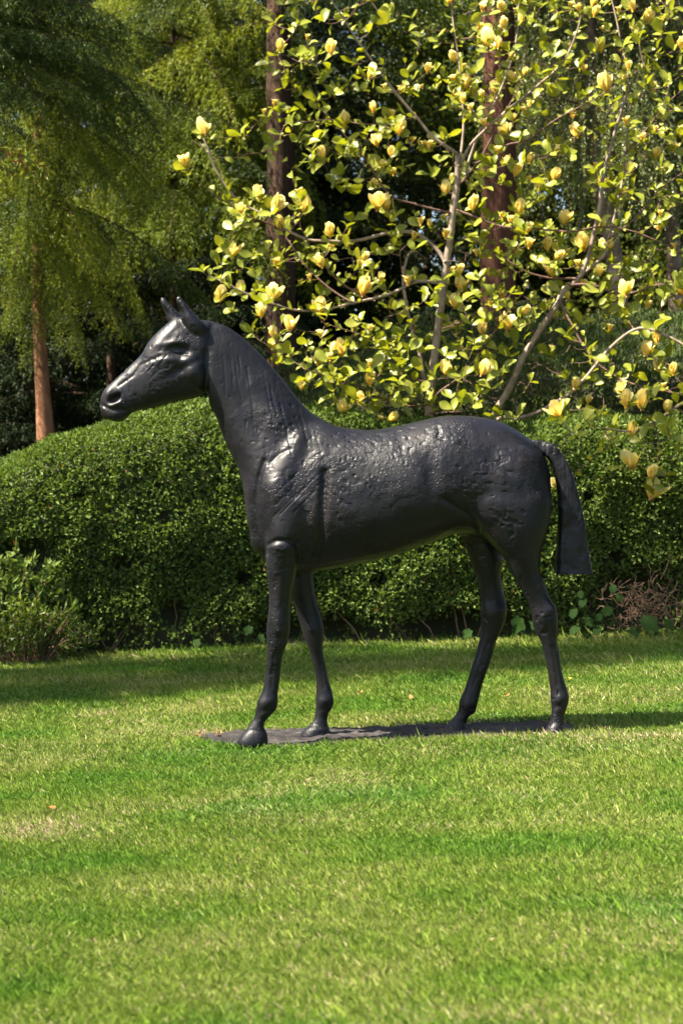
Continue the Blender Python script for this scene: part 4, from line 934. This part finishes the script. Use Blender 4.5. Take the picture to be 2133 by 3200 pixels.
# ---- big trunks
d = 20.5; X = xat(648, d); t4 = thing('tall_conifer', 'tall conifer with broad brown trunk left of the magnolia stems', 'tree', (X, d, -0.1))
trunk_obj(t4, [(0.05, 0, 0), (0.0, 0, 2), (-0.02, 0, 5), (-0.05, 0, 9), (-0.1, 0, 18)], 0.20, 0.10, M_TRUNK, 36, 6, rough=0.16)
boughs(t4, CB, whorl(6.4, 17, 0.16, 1.3, 0.8, 61, None, (-12, 10)), 62)
boughs(t4, CL, whorl(4.6, 8, 0.35, 0.8, 0.8, 63, (60, 170), (-20, 5)), 64)
d = 19.6; X = xat(1143, d); t5 = thing('tall_conifer', 'tall redwood-like tree with furrowed reddish trunk right of centre', 'tree', (X, d, -0.05))
trunk_obj(t5, [(0.02, 0, 0), (0.0, 0, 2), (0.0, 0, 5), (0.03, 0, 9), (0.05, 0, 18)], 0.225, 0.12, M_REDTRUNK, 44, 7, rough=0.20)
boughs(t5, CB, whorl(6.6, 17, 0.22, 1.2, 0.8, 71, None, (-12, 10)), 72)
# ---- birch with weeping strands
d = 20.0; X = xat(1425, d); t6 = thing('birch_tree', 'weeping birch with mottled pale trunk and hanging strands at upper right', 'tree', (X, d, -0.05))
trunk_obj(t6, [(0.03, 0, 0), (0.0, 0, 2.2), (-0.05, 0, 3.4), (-0.2, 0, 4.4), (-0.32, 0, 5.6), (-0.4, 0, 9)], 0.125, 0.05, M_BIRCHBARK, 14, 8)
spec = []
q = np.random.RandomState(81)
for k in range(52): spec.append(((q.uniform(-0.5, 1.5), q.uniform(-1.2, 1.0), q.uniform(5.2, 8.2)), q.uniform(0, 360), q.uniform(0.6, 0.9), q.uniform(-5, 20)))
boughs(t6, WB, spec, 82, 'strand')
d = 23.0; X = xat(1552, d); t7 = thing('birch_tree', 'second birch trunk at the right edge behind hanging leaves', 'tree', (X, d, -0.05))
trunk_obj(t7, [(0, 0, 0), (0, 0, 3), (-0.08, 0, 5), (-0.15, 0, 9)], 0.12, 0.06, M_BIRCHBARK, 12, 9)
spec = [((q.uniform(-1.2, 1.0), q.uniform(-0.8, 0.8), q.uniform(5.6, 8.4)), q.uniform(0, 360), q.uniform(0.8, 1.2), q.uniform(-5, 20)) for k in range(30)]
boughs(t7, WB, spec, 83, 'strand')
# ---- broadleaf and evergreen trees further back
def back_tree(label, px, d, h0, h1, n, kit, spread, sc, seed, name='broadleaf_tree', mat=M_TRUNK, r=0.13, hz=1.0):
    X = xat(px, d); t = thing(name, label, 'tree', (X, d, -0.1)); q = np.random.RandomState(seed)
    trunk_obj(t, [(0, 0, 0), (q.uniform(-.1, .1), 0, h0), (q.uniform(-.3, .3), 0, h1 * 0.9)], r, 0.05, mat, 12, seed)
    spec = []
    for k in range(n):
        h = q.uniform(h0, h1); tt = (h - h0) / (h1 - h0); rr_ = spread * math.sqrt(max(0.08, 1 - (2 * tt - 0.9) ** 2)) * q.rand() ** 0.6; a = q.uniform(0, 360)
        spec.append(((rr_ * math.cos(rad(a)) * 0.6, rr_ * math.sin(rad(a)) * 0.6, h), a + q.uniform(-40, 40), sc * q.uniform(0.8, 1.2), q.uniform(-15, 25)))
    boughs(t, kit, spec, seed + 1); return t
back_tree('leafy green tree in the gap between the two big trunks', 850, 30, 1.6, 10.5, 48, BB, 2.4, 1.25, 501)
back_tree('dark leafy tree behind the reddish trunk', 1250, 28, 1.5, 9.5, 85, BB, 2.3, 1.25, 511)
back_tree('dense green tree behind the birch trunks', 1480, 27, 1.5, 8.5, 85, BB, 2.2, 1.2, 521)
back_tree('shaded evergreen behind the horse\'s head', 330, 27, 0.4, 10.5, 120, SB, 2.4, 1.2, 531, 'conifer_tree')
back_tree('dark evergreen right behind the slim orange trunk', 60, 25, 0.4, 11, 120, SB, 2.4, 1.1, 541, 'conifer_tree')
back_tree('shaded evergreen left of the broad brown trunk', 560, 29, 0.4, 10, 90, SB, 2.2, 1.3, 551, 'conifer_tree')
back_tree('dark evergreen glimpsed at the far left below the hanging boughs', -110, 23, 0.3, 6, 60, SB, 1.8, 1.0, 591, 'conifer_tree', r=0.08)
back_tree('low dark yew behind the horse\'s muzzle', 260, 21, 0.2, 3.6, 50, SB, 1.5, 0.8, 595, 'low_evergreen', r=0.06)
back_tree('tall leafy tree at the top between brown and reddish trunks', 960, 36, 2, 12, 34, BB, 3.2, 1.6, 561)
back_tree('dark evergreen low behind the sloping hedge', 1000, 25, 0.2, 3.3, 40, SB, 1.8, 0.9, 571, 'conifer_tree', r=0.06)
back_tree('dark evergreen low behind the birch foot', 1400, 24.5, 0.2, 3.4, 45, SB, 1.9, 0.9, 581, 'conifer_tree', r=0.06)
# a far wood closing the view low down
def far_wood():
    q = np.random.RandomState(601); Gm = Geo(); n = 34000
    x = q.uniform(-12, 12, n); z = q.rand(n) ** 1.1 * 6.0; yy = 40 + q.uniform(-1.5, 1.5, n)
    k = q.rand(n) < np.clip(1.6 - z / 6.5, 0.3, 1); x, yy, z = x[k], yy[k], z[k]
    P = np.stack([x, yy, z], 1); P += np.stack([vnoise(P, 0.7, 1), vnoise(P, 0.7, 2), vnoise(P, 0.7, 3)], 1) * 0.8
    Nn_ = q.normal(0, 0.6, (len(P), 3)) + np.array((0, -0.5, 0.4)); Nn_ /= np.linalg.norm(Nn_, axis=1)[:, None]
    V, Fc, rn = leaves_on(P, Nn_, 0.24, 0.15, 602, 0.8)
    o = link('far_wood', mesh_np('far_wood', V, Fc, 3, rn, False, [M_BROAD])); o['kind'] = 'stuff'; tag(o, 'dim wood far behind the garden trees', 'wood')
far_wood()
# ---- trees beside the lawn, left of the picture: their shade falls across the lawn in front of the hedge
s1 = thing('conifer_tree', 'tall columnar conifer left of the lawn whose shade crosses the grass', 'tree', (-9.0, 10.2, -0.3))
trunk_obj(s1, [(0, 0, 0), (0, 0, 10), (0, 0, 22)], 0.25, 0.06, M_TRUNK, 12, 11)
boughs(s1, CB, whorl(1.0, 21, 0.022, 0.50, 0.38, 611, None, (-15, 10)), 612)
s2 = thing('conifer_tree', 'second columnar conifer left of the lawn, nearer the hedge', 'tree', (-8.6, 11.5, -0.3))
trunk_obj(s2, [(0, 0, 0), (0, 0, 8), (0, 0, 13)], 0.2, 0.06, M_TRUNK, 12, 12)
boughs(s2, CB, whorl(1.0, 13, 0.05, 0.45, 0.30, 621, None, (-15, 10)), 622)

for (x_, y_, h_, lb) in ((-13.5, 5.5, 9, 'unseen tree added to block sky light, nearest the camera on the left'), (-12.5, 16.5, 10, 'unseen tree added to block sky light beyond the columnar conifers on the left'), (9.5, 7.0, 10, 'unseen tree added to block sky light on the right, level with the horse'), (8.5, 13.5, 11, 'unseen tree added to block sky light at the right end of the hedge')):  # unseen trees, added to block sky light and deepen the shade
    t = thing('broadleaf_tree', lb, 'tree', (x_, y_, 0.036 * max(min(x_, 8), -8) - 0.1)); trunk_obj(t, [(0, 0, 0), (0.1, 0, h_ * 0.5), (0, 0, h_ * 0.9)], 0.22, 0.06, M_TRUNK, 12, 15)
    qq = np.random.RandomState(int(h_ * 7 + x_)); sp_ = []
    for k in range(110):
        v_ = qq.normal(0, 1, 3); v_ /= np.linalg.norm(v_); sp_.append(((v_[0] * 1.5, v_[1] * 1.5, h_ * 0.5 + v_[2] * h_ * 0.38), qq.uniform(0, 360), qq.uniform(1.2, 1.7), qq.uniform(-15, 25)))
    boughs(t, BB, sp_, 640)

# ------------------------------------------------------------------ small planting at the hedge foot
def shrub(label, cx, cy, w_, h_, dpt, n, leaf, lw, mat, seed, name='shrub'):
    q = np.random.RandomState(seed); root = thing(name, label, 'shrub', (cx, cy, float(gz(cx, cy)))); g = Geo(); P = []; Nn_ = []
    ns = max(30, n // 22)
    for k in range(ns):
        a = q.uniform(0, 2 * math.pi); e = q.rand() ** 0.5; tip = np.array((math.cos(a) * e * w_ / 2, math.sin(a) * e * dpt / 2, h_ * (0.35 + 0.65 * math.sqrt(max(0, 1 - e * e))) * q.uniform(0.7, 1.08)))
        b = np.array((tip[0] * 0.35, tip[1] * 0.35, 0)); uu = np.linspace(0, 1, 6)[:, None]; Pm = b + (tip - b) * uu + np.array((0, 0, 0.06)) * np.sin(uu * 3.1); g.tube(Pm, np.linspace(0.004, 0.0015, 6), 4)
        for j in range(22):
            t = 1 - q.rand() ** 1.6 * 0.65; p = b + (tip - b) * t + q.normal(0, 0.012, 3); P.append(p); v = q.normal(0, 0.6, 3) + (tip - b) / (np.linalg.norm(tip - b)) * 0.6 + np.array((0, -0.2, 0.2)); Nn_.append(v / np.linalg.norm(v))
    V, Fc, rn = leaves_on(np.array(P), np.array(Nn_), leaf, lw, seed + 1, 0.5, 0.3)
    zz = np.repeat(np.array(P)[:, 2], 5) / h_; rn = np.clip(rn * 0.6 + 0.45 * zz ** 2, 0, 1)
    f = link('foliage', mesh_np('shrub_foliage', V, Fc, 3, rn, False, [mat]), root); f['kind'] = 'stuff'; s_ = link('stems', g.mesh('shrub_stems', M_DEAD), root); s_['kind'] = 'stuff'
    return root
shrub('low yellow-green shrub growing at the hedge foot by the left edge', -2.35, 13.9, 1.15, 0.46, 0.55, 2600, 0.05, 0.02, M_SHRUB, 701)
shrub('yellowish spreading shrub beside the hedge at the left frame edge', -3.2, 13.8, 1.0, 0.5, 0.6, 1800, 0.05, 0.02, M_SHRUB, 711)
shrub('dark broad-leaved shrub in the hollow of the hedge at left', -2.5, 14.16, 1.0, 0.82, 0.30, 1300, 0.07, 0.04, M_HEDGE, 721)
# dead twig tangle at right
def tangle():
    q = np.random.RandomState(731); c = WD(1495, 1395, 14.12); o = thing('dead_twigs', 'tangle of bare brown twigs at the hedge foot on the right', 'twigs', tuple(c)); g = Geo()
    for k in range(170):
        p = q.normal(0, 1, 3) * np.array((0.16, 0.06, 0.12)); P = [p]; dv = q.normal(0, 1, 3) * np.array((1, 0.5, 1)); dv /= np.linalg.norm(dv)
        for j in range(6): dv = dv + q.normal(0, 0.45, 3); dv /= np.linalg.norm(dv); P.append(P[-1] + dv * q.uniform(0.015, 0.04))
        g.tube(P, np.linspace(0.0026, 0.0012, 7), 4)
    f = link('twigs', g.mesh('dead_twigs', M_DEAD), o); f['kind'] = 'stuff'
tangle()
def heart_leaf(seed, lobes=0):
    a = np.linspace(0, 2 * math.pi, 25)[:-1]; r_ = 0.5 * (1 - 0.28 * np.cos(a + math.pi)) * (1 + 0.10 * ((np.arange(24) % 2) * 2 - 1) * (lobes == 0)) * (1 + 0.16 * np.cos(5 * a) * (lobes > 0))
    V = np.stack([r_ * np.cos(a) * 1.1 + 0.3, r_ * np.sin(a) * 0.85, -0.25 * (r_ * np.cos(a)) ** 2 + 0.1 * np.abs(np.sin(a)) * r_], 1); V = np.concatenate([V, [(0.3, 0, -0.02)]])
    return mesh_np('heart_leaf', V, np.array([(24, i, (i + 1) % 24) for i in range(24)]), 3, np.full(25, 0.3 + 0.1 * seed), True, [M_NETTLE])
HL = [heart_leaf(k) for k in range(3)]; IV = [heart_leaf(k, 1) for k in range(2)]
def leafy_plant(label, name, cat, spots, kit, sz, d, seed):
    q = np.random.RandomState(seed); base = WD(spots[0][0], spots[0][1], d); base = np.array((base[0], d, float(gz(base[0], d)))); root = thing(name, label, cat, tuple(base)); g = Geo()
    for (x, y, s) in spots:
        p = WD(x, y, d + q.uniform(-0.05, 0.05)) - base; st = np.array((p[0] + q.uniform(-0.08, 0.08), 0.04, 0.0)); g.tube([st, (st + p) / 2 + q.normal(0, .012, 3), p], [0.003, 0.0025, 0.0015], 4)
        dr = np.array((q.normal(0, 0.5), -0.45, -0.75 + q.normal(0, 0.3))); nr_ = np.array((-0.2, -1, 0.55)) + q.normal(0, 0.25, 3); Fm = frame(dr, nr_) * sz * s
        o = link('leaf', kit[q.randint(len(kit))], root); o.matrix_local = Matrix([list(Fm[r_]) + [p[r_]] for r_ in range(3)] + [[0, 0, 0, 1]])
    link('stems', g.mesh('plant_stems', M_NETTLE), root)
leafy_plant('nettle-like weed with toothed leaves at the hedge foot near the horse\'s tail', 'weed', 'plant',
            [(1400, 1395, 1.1), (1418, 1365, .8), (1408, 1345, .8), (1340, 1375, .9), (1328, 1440, 1), (1342, 1455, .9), (1372, 1440, .8), (1320, 1400, .9), (1375, 1410, .7), (1352, 1420, .8), (1390, 1470, .7), (1310, 1465, .8), (1360, 1475, .7), (1332, 1358, .7)], HL, 0.085, 14.02, 741)
leafy_plant('ivy with broad lobed leaves below the bare twigs', 'ivy', 'plant', [(1475, 1420, 1.3), (1500, 1440, .9), (1455, 1440, .8), (1530, 1425, .8)], IV, 0.11, 14.0, 751)
leafy_plant('broad leaves poking from the hedge foot between the hind legs', 'ivy', 'plant', [(1193, 1420, 1.2), (1222, 1428, .8), (1080, 1448, .7)], IV, 0.11, 14.10, 761)
leafy_plant('a few dull leaves at the dark hedge foot left of the forelegs', 'ivy', 'plant', [(700, 1425, .9), (575, 1440, .9), (600, 1458, .8), (452, 1470, .8)], IV, 0.085, 14.12, 771)
# maple twig at the left edge, close in front of the conifers
def maple():
    q = np.random.RandomState(781); d = 15.3; root = thing('maple_branch', 'fresh green maple twig with reddish tips reaching in at the left edge', 'branch', tuple(WD(-90, 330, d))); O = np.array(root.location); g = Geo(); P = []; Nn_ = []
    for line in ([(-90, 330), (-20, 345), (40, 352), (80, 370), (112, 388)], [(-90, 345), (-20, 375), (20, 390), (30, 400)], [(-20, 345), (20, 340), (55, 345)], [(40, 352), (55, 380), (62, 405)], [(60, 360), (85, 385), (98, 402)]):
        S_ = smooth_path([WD(x, y, d) - O for x, y in line], 8); g.tube(S_, np.linspace(0.004, 0.0015, len(S_)), 4)
        for p in S_[4:]:
            for j in range(3): P.append(p + q.normal(0, .008, 3)); v = q.normal(0, 0.7, 3) + np.array((0.5, -0.2, -0.7)); Nn_.append(v / np.linalg.norm(v))
    V, Fc, rn = leaves_on(np.array(P), np.array(Nn_), 0.075, 0.024, 782, 0.35, -0.2); rn = np.where(np.repeat(q.rand(len(P)) < 0.12, 5), 0.0, rn)
    f = link('leaves', mesh_np('maple_leaves', V, Fc, 3, rn, False, [leaf_mat('maple_leaf', [(0.0, (0.35, 0.10, 0.04)), (0.12, (0.20, 0.22, 0.02)), (1.0, (0.42, 0.46, 0.06))], 0.4)]), root); f['kind'] = 'stuff'; link('twig', g.mesh('maple_twig', M_TWIG), root)
maple()
# fallen leaves on the lawn
def dry_leaf(seed):
    q = np.random.RandomState(seed); a = np.linspace(0, 2 * math.pi, 11)[:-1]; r_ = 0.5 * (1 + 0.18 * q.normal(0, 1, 10)); V = np.stack([r_ * np.cos(a) * 1.4, r_ * np.sin(a) * 0.8, 0.25 * np.cos(a) ** 2 + 0.08 * q.rand(10)], 1); V = np.concatenate([V, [(0, 0, 0.02)]])
    return mesh_np('fallen_leaf', V, np.array([(10, i, (i + 1) % 10) for i in range(10)]), 3, np.full(11, 0.1 + 0.2 * (seed % 5)), True, [M_DRYLEAF])
DL = [dry_leaf(k) for k in range(4)] + [dry_leaf(9)]
fl = [(110, 1857, 'large olive-yellow fallen leaf on the lawn at lower left', 0.045), (1310, 1560, 'yellow fallen leaf on the lawn right of the hind leg', 0.04), (1062, 1590, 'brown fallen leaf on grass between the middle legs', 0.03), (1165, 1598, 'brown leaf on sunlit grass left of the near hind leg', 0.03),
      (1250, 1660, 'russet leaf beside the right hind hoof', 0.035), (1450, 1500, 'small brown leaf on the lawn below the bare twigs', 0.03), (460, 1690, 'dark curled leaf at the left tip of the slab', 0.035), (500, 1688, 'brown leaf lying on the slab\'s left edge', 0.03), (945, 1602, 'pale leaf on the sunlit lawn behind the forelegs', 0.03),
      (1010, 1675, 'brown leaf at the back edge of the slab', 0.03), (640, 1630, 'tiny straw-coloured leaf left of the forelegs', 0.02), (830, 1590, 'reddish leaf behind the far foreleg', 0.025)]
for k, (x, y, lb, s) in enumerate(fl):
    v = (y * 1.36033 - 1455.6) / F_PX; d = CAM_H / v; X = (x - 784) / 4275 * d; d = (CAM_H - float(gz(X, d)) - 0.03) / v; X = (x - 784) / 4275 * d
    o = link('fallen_leaf', DL[4] if k < 2 else DL[k % 4]); o.location = (X, d, float(gz(X, d)) + 0.026); o.rotation_euler = (random.uniform(-.4, .4), random.uniform(-.4, .4), random.uniform(0, 6)); o.scale = (s, s, s)
    tag(o, lb, 'leaf', 'fallen leaves on the lawn')
print('objects', len(bpy.data.objects))
